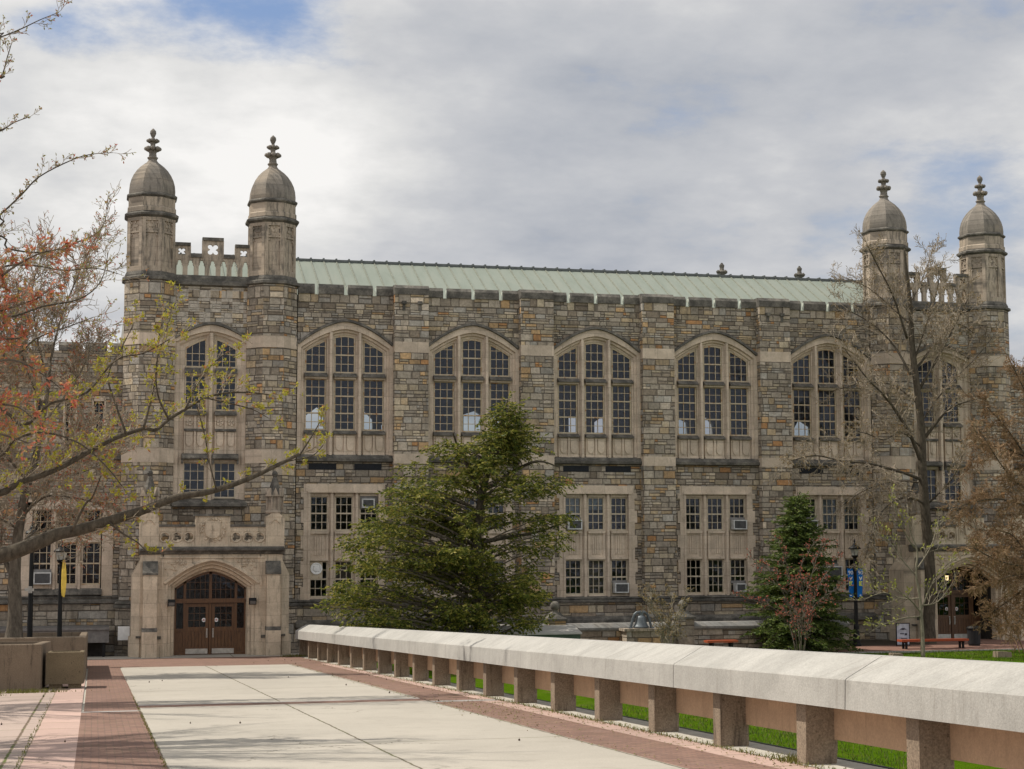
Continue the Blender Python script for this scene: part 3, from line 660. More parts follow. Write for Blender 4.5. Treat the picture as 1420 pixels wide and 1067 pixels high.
for i, cx in enumerate(ENT):
    p = (cx, YW, 0)
    if es is None:
        es = ent_surround().build('window_surround', [LIME, SOOT], hall, p)
        b = MB(); orders(b, [(1.68, 13.56, 14.27, .02), (1.68, 13.56, 14.27, -.13), (1.61, 13.48, 14.16, -.15), (1.6, 13.46, 14.14, -.02)]); eh = b.build('hood_mould', SOOT, hall, p)
    else: inst(es, hall, p); inst(eh, hall, p)
    for c in (-.655, .655):
        k = ('eu', c)
        if k not in protos: protos[k] = window(hall, (cx+c, YW+.3, 12.28), .91, 0, 3, [.3, .62], [], PEEL, (lambda c: lambda x: hd2(c+x)-12.28)(c))
        else: inst(protos[k], hall, (cx+c, YW+.3, 12.28))
        for key, z, h, bars in (('el', 10.4, 1.56, [.31, .62, .94, 1.25]), ('eg', 6.59, 1.57, [.39, .785, 1.18])):
            if key not in protos: protos[key] = window(hall, (cx+c, YW+.3, z), .91 if key == 'el' else .95, h, 3, bars, [], PEEL if key == 'el' else CREAM)
            else: inst(protos[key], hall, (cx+c, YW+.3, z))
    b = MB((i*9.1, 0)); x0, x1 = cx-1.66, cx+1.66
    b.cur = 0; over_arch(b, 1.66, 13.5, 14.14, 0, 0, 15.85, YW, 24, cx)
    b.box(x0, x1, YW, YW+T, 4.0, 6.2); b.box(x0, x1, YW+.43, YW+.6, 13.7, 15.85); b.box(x0, cx-1.11, YW+.43, YW+.6, 5, 15.85); b.box(cx+1.11, x1, YW+.43, YW+.6, 5, 15.85)
    b.build('wall', [RUBE], hall)
    # balustrade: moulding, pierced screen with three merlons
    s = MB(); y0, y1 = YW-.02, YW+.2
    s.cur = 1; s.prism([(YW, 15.82), (YW-.16, 15.88), (YW-.16, 16.02), (YW-.06, 16.1), (YW-.06, 16.2), (YW+.0, 16.32), (YW+.4, 16.32), (YW+.4, 15.82)], x0, x1, 'x')
    s.cur = 0
    xs = [x0+(x1-x0)*k/7 for k in range(8)]
    for k, x in enumerate(xs):
        hw_ = .1; s.box(max(x-hw_, x0), min(x+hw_, x1), y0+.02, y1-.02, 16.32, 17.0)
    s.box(x0, x1, y0+.015, y1-.015, 16.98, 17.1)
    for k in range(7):    # trefoil heads
        c = (xs[k]+xs[k+1])/2; h = (xs[k+1]-xs[k])/2-.1
        for s_ in (-1, 1):
            s.prism([(c+s_*h, 17.0), (c+s_*h*.25, 17.0), (c+s_*h*.45, 16.93), (c+s_*h*.5, 16.88), (c+s_*h*.8, 16.86), (c+s_*h*.62, 16.8), (c+s_*h, 16.72)], y0+.03, y1-.03, 'y')
    def quatre(cx_, cz, w_, h_):
        n = 32; O = []; I = []
        for j in range(n):
            a = 2*math.pi*j/n; c_, s_ = math.cos(a), math.sin(a); q_ = max(abs(c_)/(w_/2), abs(s_)/(h_/2)); O.append((cx_+c_/q_, cz+s_/q_))
            r_ = min(w_, h_)*(.17+.2*abs(math.sin(2*a))**.8); I.append((cx_+c_*r_, cz+s_*r_))
        for y_, fl in ((y0+.02, 0), (y1-.02, 1)):
            A = [(x, y_, z) for x, z in O]; B = [(x, y_, z) for x, z in I]; s.strip(A, B, True) if fl == 0 else s.strip(B, A, True)
        s.strip([(x, y0+.02, z) for x, z in I], [(x, y1-.02, z) for x, z in I], True)
    def merlon(a, b_, z0, z1, ca=True, cb=True):
        quatre((a+b_)/2, (z0+z1)/2, b_-a, z1-z0)
        s.cur = 1; s.box(a-.06*ca, b_+.06*cb, y0-.05, y1+.05, z1, z1+.14)
        s.cur = 0
        if ca: s.box(a-.07, a, y0, y1, z0, z1)
        if cb: s.box(b_, b_+.07, y0, y1, z0, z1)
    def low_cop(a, b_):
        s.cur = 1; s.prism([(y0-.05, 17.1), (y0-.05, 17.2), (YW+.09, 17.3), (y1+.05, 17.2), (y1+.05, 17.1)], a, b_, 'x'); s.cur = 0
    merlon(cx-.40, cx+.40, 17.1, 17.86); merlon(x0, cx-1.02, 17.1, 17.6, False, True); merlon(cx+1.02, x1, 17.1, 17.6, True, False)
    low_cop(cx-.95, cx-.47); low_cop(cx+.47, cx+.95)
    s.build('balustrade', [LIMED, SOOT], hall)

# ---- roof
zr0, zr1, yr0, yr1 = 15.05, 18.29, YW+.62, 79.6
rf = MB(); xa, xb = C0-19.5, C0+17.2
rf.add([(xa, yr0, zr0), (xb, yr0, zr0), (xb, yr1, zr1), (xa, yr1, zr1), (xb, 2*yr1-yr0, zr0), (xa, 2*yr1-yr0, zr0)], [(0, 1, 2, 3), (3, 2, 4, 5)])
rf.add([(xb, yr0, zr0-.6), (xb, yr1, zr1-.05), (xb, 2*yr1-yr0, zr0-.6)], [(0, 1, 2)]); rf.add([(xa, yr0, zr0-.6), (xa, yr1, zr1-.05), (xa, 2*yr1-yr0, zr0-.6)], [(2, 1, 0)])
roof = rf.build('roof', COPPER, hall)
sm = MB(); x = xa+.3; dzr = (zr1-zr0); dyr = (yr1-yr0)
while x < xb:
    for k in range(1):
        sm.add([(x-.025, yr0, zr0), (x+.025, yr0, zr0), (x+.025, yr1, zr1), (x-.025, yr1, zr1), (x-.025, yr0, zr0+.045), (x+.025, yr0, zr0+.045), (x+.025, yr1, zr1+.045), (x-.025, yr1, zr1+.045)],
               [(0, 1, 5, 4), (1, 2, 6, 5), (2, 3, 7, 6), (3, 0, 4, 7), (4, 5, 6, 7)])
    x += .62
sm.build('standing_seam', plain('seam_copper', (.225, .235, .19), .6), roof)
rd = MB(); rd.box(xa, xb, yr1-.09, yr1+.09, zr1-.02, zr1+.09); x = xa+.3
while x < xb: rd.box(x-.04, x+.04, yr1-.13, yr1+.13, zr1+.0, zr1+.14); x += .62
rd.build('ridge_cap', COPEDGE, roof)
gb = MB(); gb.prism([(yr0-.1, zr0-.4), (yr1, zr1+.42), (2*yr1-yr0+.1, zr0-.4)], xb, xb+.5, 'x'); gb.build('gable_coping', SOOT, hall)
for fx in (32.05, 36.5):
    b = MB(); z0 = 18.2
    b.lathe([(.3, 16.5), (.3, z0+.35), (.2, z0+.45), (.14, z0+.6), (.22, z0+.75), (.12, z0+.85), (.1, z0+.95), (.13, z0+1.1), (.03, z0+1.25)], 8, fx, 82.0)
    for k in range(4):
        a = math.pi*k/2+.4; b.lathe([(.02, z0+.66), (.11, z0+.75), (.02, z0+.84)], 6, fx+.27*math.cos(a), 82+.27*math.sin(a))
    b.build('finial', SOOT, hall)

# ---- inside: floors, far wall with openings to the sky
inn = MB(); yb = 86.2
for z in (-.3, 4.55, 8.3): inn.box(C0-21.2, C0+21.2, YW+.62, yb, z-.15, z)
inn.box(C0-21.2, C0+21.2, YW+.62, 79, 4.4, 4.41)
inn.box(C0-21.2, C0-20.9, YW+.62, yb, -.3, 15); inn.box(C0+20.9, C0+21.2, YW+.62, yb, -.3, 15)
inn.box(C0-20.9, C0+20.9, 80.0, 80.2, -.3, 8.1)
ops = sorted([c+d for c in (2.6, 8.43, 14.24, 20.05, 25.86, 31.67, 37.5) for d in (-.72, .72)]+[10.9])
x = C0-20.9; rq = random.Random(4)
for c in ops:
    hw_ = rq.uniform(.42, .66); tl, ta, tr_ = rq.uniform(10.7, 11.5), rq.uniform(11.4, 11.8), rq.uniform(10.7, 11.5); tx = rq.uniform(-.2, .2)
    inn.box(x, c-hw_, yb-.3, yb, 8.3, 15.3); inn.box(c-hw_, c+hw_, yb-.3, yb, 8.3, 10.2)
    inn.prism([(c-hw_, tl), (c+tx, ta), (c+hw_, tr_), (c+hw_, 15.3), (c-hw_, 15.3)], yb-.3, yb, 'y'); x = c+hw_
inn.box(x, C0+20.9, yb-.3, yb, 8.3, 15.3)
inn.box(C0-20.9, C0+20.9, YW+.7, yb-.3, 14.9, 15.0)
inn.build('interior', PLASTER, hall)

# ================================================================== PORTALS
YP = 70.5
def portal_mesh():
    b = MB()   # x relative to the door axis, y relative to the portal front
    L = [(2.03, 3.06, 4.05, -.0), (1.98, 3.02, 4.0, -.07), (1.9, 2.98, 3.93, -.07), (1.86, 2.96, 3.9, .0), (1.78, 2.92, 3.82, .12), (1.72, 2.90, 3.78, .12), (1.68, 2.88, 3.74, .3), (1.58, 2.84, 3.62, .34), (1.55, 2.82, 3.58, .6), (1.48, 2.80, 3.50, .62), (1.46, 2.78, 3.46, .8)]
    orders(b, L, None)
    J = [(1.98, 0, 0, 0.), (1.80, 0, 0, .03), (1.76, 0, 0, .16), (1.66, 0, 0, .2), (1.62, 0, 0, .42), (1.52, 0, 0, .46), (1.47, 0, 0, .8)]
    for s_ in (-1, 1):
        P = [(s_*h, y) for h, _, _, y in J]
        A = [(x, y, -.3) for x, y in P]; B = [(x, y, 3.1) for x, y in P]
        b.strip(A, B) if s_ < 0 else b.strip(B, A)
    over_arch(b, 2.03, 3.06, 4.05, 0, 0, 4.2, 0)
    for s_ in (-1, 1):
        x0, x1 = sorted((s_*1.98, s_*2.92)); b.box(x0, x1, 0, 2.4, -.3, 4.2)
        # label frame and carved spandrel
        a, c = sorted((s_*1.98, s_*2.06)); b.box(a, c, -.05, 0, 2.9, 4.02)
        for k in range(26):
            xx = s_*(1.05+.85*R.random()); zz = 3.55+.42*R.random()
            lim = 4.05-.99*abs(xx/2.03)**1.65+.1
            if zz > lim:
                r_ = .03+.035*R.random(); v0 = len(b.v); b.lathe([(r_, 0), (r_*.5, .04)], 6)
                for j in range(v0, len(b.v)): x, y, z = b.v[j]; b.v[j] = (xx+x, -z, zz+y)
        # stepped buttress with sloping head
        x0, x1 = sorted((s_*2.24, s_*2.80))
        b.box(x0, x1, -.42, 0, 1.12, 3.36)
        x2, x3 = sorted((s_*2.22, s_*2.83)); b.box(x2, x3, -.5, 0, -.3, 1.04)
        b.cur = 1; b.prism([(-.5, 1.04), (-.5, 1.06), (-.42, 1.2), (0, 1.2), (0, 1.04)], x2, x3, 'x')
        b.prism([(-.46, 3.36), (-.46, 3.44), (-.06, 3.92), (0, 3.92), (0, 3.36)], x0-.03, x1+.03, 'x'); b.cur = 0
        # flanking splay
        P = [(s_*2.92, 0.02), (s_*3.25, .35), (s_*3.25, 2.4), (s_*2.92, 2.4)]
        b.prism(P, -.3, 3.35, 'z'); b.add([(s_*2.92, .02, 3.95), (s_*2.92, .02, 3.35), (s_*3.25, .35, 3.35), (s_*3.25, 2.4, 3.35), (s_*2.92, 2.4, 3.95)], [(0, 1, 2), (0, 2, 3, 4)] if s_ > 0 else [(2, 1, 0), (4, 3, 2, 0)])
        P = [(s_*2.92, -.06), (s_*3.34, .32), (s_*3.34, 2.4), (s_*2.92, 2.4)]; b.prism(P, -.3, .82, 'z')
        b.cur = 1; a, c = sorted((s_*2.86, s_*3.06)); b.box(a, c, -.1, .1, .78, .86); a, c = sorted((s_*2.05, s_*2.24)); b.box(a, c, -.12, .02, .72, .84); b.cur = 0
        a, c = sorted((s_*2.06, s_*2.22)); b.box(a, c, -.07, .02, -.3, .74)
    # cornice
    b.cur = 1; b.prism([(.05, 4.18), (-.1, 4.22), (-.13, 4.28), (-.24, 4.36), (-.25, 4.44), (-.1, 4.52), (.3, 4.52), (.3, 4.18)], -2.98, 2.98, 'x'); b.cur = 0
    b.box(-2.2, 2.2, -.06, -.01, 4.04, 4.1)
    # pierced parapet
    y0, y1 = -.02, .22
    b.box(-2.2, 2.2, y0, y1, 4.5, 4.66); b.box(-2.2, -.72, y0, y1, 5.16, 5.34); b.box(.72, 2.2, y0, y1, 5.16, 5.34)
    for s_ in (-1, 1):
        for k in range(3):
            c = s_*(.97+.49*k); n = 32; O = []; I = []; w_, h_ = .49, .5; cz = 4.91
            for j in range(n):
                a = 2*math.pi*j/n; c_, q_ = math.cos(a), math.sin(a); f = max(abs(c_)/(w_/2), abs(q_)/(h_/2)); O.append((c+c_/f, cz+q_/f))
                r_ = .15+.055*math.cos(3*a+.5); I.append((c+c_*r_, cz+q_*r_))
            A = [(x, y0, z) for x, z in O]; B = [(x, y0+.04, z) for x, z in I]; Cc = [(x, y1, z) for x, z in I]
            b.strip(A, B, True); b.strip(B, Cc, True)
            ring = [(c+.2*math.cos(2*math.pi*j/n), y0-.025, cz+.2*math.sin(2*math.pi*j/n)) for j in range(n+1)]; b.tube(ring, .025, 5, False)
        a, c = sorted((s_*.72, s_*2.2)); b.cur = 1; b.box(a, c, y0-.06, y1+.06, 5.34, 5.44); b.cur = 0
        # corner piers
        a, c = sorted((s_*2.2, s_*2.98)); b.box(a, c, -.08, .62, 4.5, 5.75)
        b.prism([(s_*2.59-.39, 5.75), (s_*2.59+.39, 5.75), (s_*2.59, 6.02)], -.1, .64, 'y')
        for zz in (5.45,): b.tube([(s_*2.59-.22, -.09, zz), (s_*2.59-.12, -.1, zz+.14), (s_*2.59, -.1, zz+.2), (s_*2.59+.12, -.1, zz+.14), (s_*2.59+.22, -.09, zz)], .03, 5)
    # crest pedestal
    b.box(-.72, .72, -.06, .26, 4.52, 5.78); b.box(-.60, -.56, -.1, -.06, 4.66, 5.7); b.box(.56, .60, -.1, -.06, 4.66, 5.7)
    b.cur = 1; b.box(-.8, .8, -.14, .3, 5.78, 5.88); b.cur = 0
    shield(b, 0, 4.86, .62, .7, -.06, .09)
    b.box(-.16, .16, -.17, -.15, 5.2, 5.24); b.box(-.02, .02, -.17, -.15, 5.06, 5.4)
    for k in range(60):
        a = R.random()*2*math.pi; rr_ = .40+.1*R.random(); xx, zz = rr_*1.05*math.cos(a), 5.22+rr_*1.05*math.sin(a)
        if abs(xx) < .53 and 4.7 < zz < 5.72:
            r_ = .03+.03*R.random(); v0 = len(b.v); b.lathe([(r_, .06), (r_*.5, .11)], 6)
            for j in range(v0, len(b.v)): x, y, z = b.v[j]; b.v[j] = (xx+x, -z, zz+y)
    b.box(-2.9, 2.9, .6, 2.4, 4.15, 4.5)   # roof slab of the porch
    return b
def pinnacle():
    b = MB(); b.lathe([(.37, 5.9), (.40, 5.96), (.37, 6.04), (.3, 6.06), (.3, 6.75)], 8, 0, 0)
    for k in range(8):
        a = 2*math.pi*k/8; M_ = Matrix.Rotation(a, 4, 'Z'); v0 = len(b.v)
        b.prism([(-.155, 6.62), (.155, 6.62), (0, 6.98)], -.40, -.24, 'y'); b.box(-.155, -.1, -.36, -.28, 6.06, 6.66); b.box(.1, .155, -.36, -.28, 6.06, 6.66)
        for j in range(v0, len(b.v)): b.v[j] = tuple(M_ @ Vector(b.v[j]))
    b.cur = 1; b.lathe([(.34, 6.7), (.2, 7.05), (.1, 7.38), (.07, 7.45), (.1, 7.5), (.12, 7.58), (.09, 7.66), (.02, 7.72)], 8, 0, 0); return b
def doorway():
    'frame with fanlight and sidelights; two leaves are parts of their own'
    f = MB(); y0, y1 = -.06, .08
    for x in (-1.46, -1.06, 1.06, 1.46): f.box(x-.055, x+.055, y0, y1, 0, 2.9 if abs(x) > 1.2 else 3.2)
    f.box(-1.46, 1.46, y0-.05, y1, 2.16, 2.34); f.box(-.06, .06, y0, y1, 2.34, 3.46); f.box(-.045, .045, y0, y1, 0, 2.16)
    for s_ in (-1, 1):
        a, c = sorted((s_*1.11, s_*1.41)); f.box(a, c, -.02, .03, .08, .95); f.box(a, c, y0, y1, .95, 1.1); f.box(a, c, y0, y1, 0, .1)
    P = arc(1.47, 2.78, 3.46, None, 20)
    for (xa_, za), (xb_, zb) in zip(P, P[1:]): f.prism([(xa_, za-.09), (xb_, zb-.09), (xb_, zb+.02), (xa_, za+.02)], y0, y1, 'y')
    for x in (-.85, -.64, -.42, -.22, .22, .42, .64, .85): f.box(x-.008, x+.008, -.01, .03, 2.34, 3.46-.66*abs(x/1.46)**1.65)
    for z in (2.72, 3.02): f.box(-1.03, 1.03, -.01, .03, z-.008, z+.008)
    g = MB(); g.add([(x, .02, z) for x, z in [(-1.46, 2.3)]+P[:]+[(1.46, 2.3)]], [tuple(range(len(P)+2))])
    for s_ in (-1, 1):
        a, c = sorted((s_*1.1, s_*1.42)); g.box(a, c, .015, .025, 1.1, 2.17)
    return f, g
def leaf(s_):
    d = MB(); w_ = .97; st = .13
    d.box(-w_/2, -w_/2+st, -.03, .03, .02, 2.14); d.box(w_/2-st, w_/2, -.03, .03, .02, 2.14); d.box(-w_/2+st, w_/2-st, -.03, .03, 2.0, 2.14)
    d.box(-w_/2+st, w_/2-st, -.03, .03, .98, 1.16); d.box(-w_/2+st, w_/2-st, -.03, .03, .02, .3)
    n = 5
    for k in range(n):
        a = -w_/2+st+(w_-2*st)*k/n; d.box(a+.006, a+(w_-2*st)/n-.006, -.012, .012, .3, .98)
    for k in (1, 2): d.box(-w_/2+st+(w_-2*st)*k/3-.008, -w_/2+st+(w_-2*st)*k/3+.008, -.02, .02, 1.16, 2.0)
    for z in (1.44, 1.72): d.box(-w_/2+st, w_/2-st, -.02, .02, z-.008, z+.008)
    g = MB(); g.box(-w_/2+st, w_/2-st, -.004, .004, 1.16, 2.0)
    k = MB(); k.box(-w_/2+.03, w_/2-.03, -.042, -.03, .05, .26)
    h = MB(); x = s_*(-w_/2+.07); h.box(x-.03, x+.03, -.04, -.03, .72, 1.1); h.tube([(x, -.04, .76), (x, -.1, .8), (x, -.1, 1.02), (x, -.04, 1.06)], .014, 6)
    t = MB(); x = s_*(-w_/2+.2); n = 16
    t.prism([(x+.085*math.cos(2*math.pi*j/n), 1.45+.085*math.sin(2*math.pi*j/n)) for j in range(n)], -.012, -.006, 'y')
    r_ = MB(); r_.box(x-.02, x+.02, -.014, -.012, 1.41, 1.49); r_.box(x-.04, x+.04, -.0145, -.012, 1.44, 1.455)
    return d, g, k, h, t, r_
first = {}
PINKST = plain('red_print', (.45, .12, .12), .6)
for i, cx in enumerate(ENT):
    pp = (cx, YP, 0)
    if i == 0: first['p'] = portal_mesh().build('portal', [LIMEP, SOOT], hall, pp)
    else: po = first['p'].copy(); COL.objects.link(po); po.parent = hall; po.location = Vector(pp)-Vector(hall['base']); po['base'] = pp
    prt = first['p'] if i == 0 else po
    for s_ in (-1, 1):
        loc = (cx+s_*2.59, YP+.27, 0)
        if 'pin' not in first: first['pin'] = pinnacle().build('pinnacle', [LIMED, SOOT], prt, loc)
        else:
            c = first['pin'].copy(); COL.objects.link(c); c.parent = prt; c.location = Vector(loc)-Vector(pp)
    yd = YP+(.82 if i == 0 else 1.9); loc = (cx, yd, 0)
    if i == 0:
        f, g = doorway(); first['f'] = f.build('door_frame', DOORW, hall, loc); g.build('glass', GLASSD, first['f'], loc)
    else: inst(first['f'], hall, loc)
    for s_ in (-1, 1):
        loc = (cx+s_*.545, yd+.01, 0)
        if (i, s_)[0] == 0:
            d, g, k, h, t, r_ = leaf(s_); o = first[s_] = d.build('door', DOORW, hall, loc)
            g.build('glass', GLASSD, o, loc); k.build('kick_plate', STEEL, o, loc); h.build('handle', STEEL, o, loc); t.build('sticker', WHITE, o, loc); r_.build('sticker_print', PINKST, o, loc)
        else: inst(first[s_], hall, loc)
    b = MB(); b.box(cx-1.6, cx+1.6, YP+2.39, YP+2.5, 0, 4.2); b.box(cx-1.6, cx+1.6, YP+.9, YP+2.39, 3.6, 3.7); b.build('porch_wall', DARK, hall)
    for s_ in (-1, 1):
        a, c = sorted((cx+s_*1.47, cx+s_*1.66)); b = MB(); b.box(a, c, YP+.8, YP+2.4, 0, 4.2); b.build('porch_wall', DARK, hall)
# small items fixed on the portals
def wall_lamp(x, z, label):
    b = MB(); loc = (x, YP+.01, z); o = None
    t = thing('wall_lamp', label, 'lamp', loc, 'wall lamps at the doors')
    b.box(-.08, .08, -.03, .02, -.12, .12); b.prism([(-.03, -.13), (-.26, -.1), (-.28, .06), (-.2, .16), (-.03, .16)], -.15, .15, 'x'); b.build('housing', BLACK, t, loc)
    b = MB(); b.prism([(-.272, -.09), (-.285, .04), (-.27, .04), (-.26, -.09)], -.12, .12, 'x'); b.build('lens', plain('lamp_lens', (.12, .11, .1), .3), t, loc); return t
wall_lamp(ENT[0]-1.64, 2.19, 'black wall lamp beside the wooden doors, under the left end of the sunny portal arch')
wall_lamp(ENT[0]+1.68, 2.22, 'black wall lamp beside the wooden doors, on the jamb nearer the concrete railing')
wall_lamp(ENT[1]-1.7, 2.1, 'small black wall lamp at the shaded doorway behind the bare trees')
b = MB(); b.box(-.24, .24, -.03, 0, -.27, .3); o = b.build('wall_notice', WHITE, None, (1.22, 71.55, .92)); tag(o, 'small white notice fixed on the stone turret base beside the portal', 'notice')
b = MB(); b.box(-.2, .2, -.005, -.001, -.2, .2); 
b = MB(); b.box(-.22, .22, -.08, 0, -.18, .2); o = b.build('wall_notice', WHITE, None, (42.35, YP+.0, 2.3)); tag(o, 'white square sign box on the pier of the shaded doorway', 'sign')
LANT = bpy.data.materials.new('lamp_glow'); LANT.use_nodes = True
e = LANT.node_tree.nodes['Principled BSDF']; e.inputs['Emission Color'].default_value = (1, .75, .4, 1); e.inputs['Emission Strength'].default_value = 1.2; e.inputs['Base Color'].default_value = (.6, .5, .3, 1)
lt = thing('hall_lantern', 'small lit lantern glowing in the fanlight over the shaded doors', 'lantern', (39.2, YP+1.3, 2.95))
b = MB(); b.lathe([(.07, -.13), (.09, .1)], 6); b.build('lantern_glass', LANT, lt, (39.2, YP+1.3, 2.95)); b = MB(); b.lathe([(.11, .1), (.03, .2), (.012, .22), (.012, .75)], 6); b.build('lantern_top', BLACK, lt, (39.2, YP+1.3, 2.95))

# ================================================================== SIDE WINGS
def wing(name, x0, x1, label, xs, low=True):
    y = YW+.35; t = thing(name, label, 'building', ((x0+x1)/2, y, 0)); b = MB((x0, 0)); b.cur = 0
    segs = sorted(xs); x = x0
    for c in segs:
        b.box(x, c-1.9, y, y+.45, 2.1, 12.9); b.box(c-1.9, c+1.9, y, y+.45, 6.5, 8.95); b.box(c-1.9, c+1.9, y, y+.45, 10.9, 12.9)
        for a, d in ((-1.9, -1.45), (-.95, -.25), (.25, .95), (1.45, 1.9)): b.box(c+a, c+d, y, y+.45, 8.95, 10.9)
        x = c+1.9
    b.box(x, x1, y, y+.45, 2.1, 12.9); b.cur = 1; b.box(x0, x1, y-.1, y+.45, -.6, 2.1)
    b.cur = 2; b.prism([(y-.1, 2.1), (y-.24, 2.14), (y-.24, 2.24), (y-.12, 2.3), (y-.18, 2.4), (y, 2.46), (y+.2, 2.46), (y+.2, 2.1)], x0, x1, 'x')
    b.prism([(y, 8.2), (y-.16, 8.25), (y-.16, 8.4), (y, 8.5)], x0, x1, 'x')
    b.build('wall', [RUB, RUBL, SOOT], t)
    m_ = MB(); x = x0
    while x < x1-.1:
        e = min(x+.92, x1); m_.prism([(y-.07, 12.9), (y-.07, 13.14), (y+.2, 13.3), (y+.46, 13.14), (y+.46, 12.9)], x, e, 'x'); x += 1.1
    m_.build('coping', SOOT, t)
    for c in segs:
        s = MB()
        for e, (a, d) in enumerate(((-1.9, -1.44), (1.44, 1.9))): s.box(c+a, c+d, y-.04, y+.3, 2.3, 6.4)
        s.box(c-1.9, c+1.9, y-.04, y+.3, 6.12, 6.5); s.box(c-1.66, c+1.66, y-.1, y-.04, 6.1, 6.18)
        for x in (-.52, .52): mull(s, c+x, .3, 2.4, 6.12, y-.02, y+.3)
        for k in (-.97, 0, .97): s.box(c+k-.42, c+k+.42, y+.02, y+.3, 4.72, 5.05); s.box(c+k-.42, c+k+.42, y+.08, y+.3, 2.3, 2.9)
        s.cur = 1
        for k in (-.97, 0, .97): s.prism([(y-.12, 2.46), (y-.2, 2.5), (y-.12, 2.68), (y+.05, 2.76), (y+.05, 2.46)], c+k-.5, c+k+.5, 'x')
        s.build('window_surround', [LIME, SOOT], t); s = MB()
        for k in (-1.2, -.0, 1.2):
            for q_ in (-.25, .25): s.box(c+k+q_-.03, c+k+q_+.03, y-.03, y+.3, 8.95, 10.9)
            s.box(c+k-.25, c+k+.25, y-.03, y+.3, 10.75, 10.95); s.box(c+k-.25, c+k+.25, y-.05, y+.3, 8.88, 8.97)
        s.build('window_surround', [LIME, SOOT], t)
        for k in (-.97, 0, .97):
            for key, z, h, bars, rails in (('wl', 2.9, 1.82, [.45, 1.37], [.91]), ('wu', 5.06, 1.06, [.53], [])):
                if key not in protos: protos[key] = window(t, (c+k, y+.2, z), .86, h, 3, bars, rails, PEEL)
                else: inst(protos[key], t, (c+k, y+.2, z))
        for k in (-1.2, 0, 1.2):
            if 'wa' not in protos: protos['wa'] = window(t, (c+k, y+.2, 8.97), .44, 0, 2, [.45, .9, 1.3], [], PEEL, lambda x: 1.82-.35*(abs(x)/.22)**2)
            else: inst(protos['wa'], t, (c+k, y+.2, 8.97))
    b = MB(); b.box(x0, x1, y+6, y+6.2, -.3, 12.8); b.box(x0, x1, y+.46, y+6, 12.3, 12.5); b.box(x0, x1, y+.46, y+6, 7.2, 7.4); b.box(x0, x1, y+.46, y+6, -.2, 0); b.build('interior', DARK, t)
    return t
wing('side_wing', -16., 1.0, 'lower crenellated stone wing behind the red budding tree', [-12.4, -6.8, -1.17])
wing('side_wing', 43.6, 66., 'lower stone wing beyond the last domed turret, behind brown twigs', [48., 54., 60.])

# ================================================================== AIR CONDITIONERS
def ac(x, z, y, label, w_=.66, h_=.44, tilt=0.):
    loc = (x, y, z); t = thing('air_conditioner', label, 'air conditioner', loc, 'air conditioners in the windows')
    b = MB(); b.box(-w_/2, w_/2, -.4, .0, 0, h_); b.box(-w_/2, -w_/2+.05, -.43, -.4, 0, h_); b.box(w_/2-.05, w_/2, -.43, -.4, 0, h_); b.box(-w_/2+.05, w_/2-.05, -.43, -.4, 0, .045); b.box(-w_/2+.05, w_/2-.05, -.43, -.4, h_-.05, h_); b.build('casing', ACW, t, loc)
    b = MB(); b.box(-w_/2+.05, w_/2-.05, -.41, -.395, .045, h_-.05)
    for k in range(9): zz = .07+(h_-.15)*k/8; b.box(-w_/2+.05, w_/2-.05, -.422, -.41, zz-.008, zz+.008)
    b.build('grille', ACD, t, loc)
    b = MB(); b.box(-W2/2+.03, W2/2-.03, -.03, 0.02, h_, h_+.12); b.build('filler_panel', ACB, t, loc); return t
yg = YW+.2
ac(BAYS[0]+1.05, 6.2, yg+.15, 'small white framed air conditioner high in the window beside the big evergreen', .56, .4)
ac(BAYS[2]-1.1, 5.24, yg, 'air conditioner in the upper window at the tip of the evergreen branch')
ac(BAYS[2]+1.1, 2.36, yg, 'air conditioner low in the window above the small square vent, near the bell')
ac(BAYS[3]+1.1, 5.24, yg, 'air conditioner in the upper window with a dark stain running down below it')
ac(BAYS[3]+1.1, 2.36, yg, 'small air conditioner in the ground window touching the red budded branches', .5, .38)
ac(BAYS[4]-1.1, 5.24, yg, 'air conditioner in the window just beside the top of the spruce', .6)
ac(BAYS[4]+.0, 2.95, yg, 'large air conditioner in the ground window beside the blue banners', .8, .56)
ac(-2.14, 2.95, YW+.5, 'air conditioner in the wing window between the two dark lamp posts', .72, .5)

# ================================================================== GROUND, BRIDGE DECK, PAVING
def dz(y): return max((68.44-y)*.0406, 0.)
def sheet(name, M, x0, x1, y0, y1, lift, uo=(0, 0), n=1):
    b = MB(uo); ys = sorted({y0, y1} | ({68.44} if y0 < 68.44 < y1 else set()))
    for a, c in zip(ys, ys[1:]): b.add([(x0, a, dz(a)+lift), (x1, a, dz(a)+lift), (x1, c, dz(c)+lift), (x0, c, dz(c)+lift)], [(0, 1, 2, 3)])
    return struct(b.build(name, M))
g = MB(); g.add([(-900, -300, -.06), (900, -300, -.06), (900, 1500, -.06), (-900, 1500, -.06)], [(0, 1, 2, 3)]); struct(g.build('ground', plain('distant_ground', (.13, .12, .10), .95, 0, .3, .2)))
g = MB(); n = 60
vs = [(9.02+(70-9.02)*i/n, -20+(64.9+20)*j/n, .02*math.sin(i*.9+j*.5)*math.sin(j*.7)+(.0)) for j in range(n+1) for i in range(n+1)]
g.add(vs, [(j*(n+1)+i, j*(n+1)+i+1, (j+1)*(n+1)+i+1, (j+1)*(n+1)+i) for j in range(n) for i in range(n)]); struct(g.build('lawn', GRASS, smooth=True))
g = MB(); g.box(13.5, 80, 64.75, 68.6, -.3, .045); struct(g.build('path', PATHB))
g = MB(); g.box(13.5, 80, 64.6, 64.75, -.3, .06); struct(g.build('path_kerb', GREYB))
g = MB(); g.box(36.6, 43.2, 68.6, 71.6, -.3, .05); struct(g.build('path', PATHB))
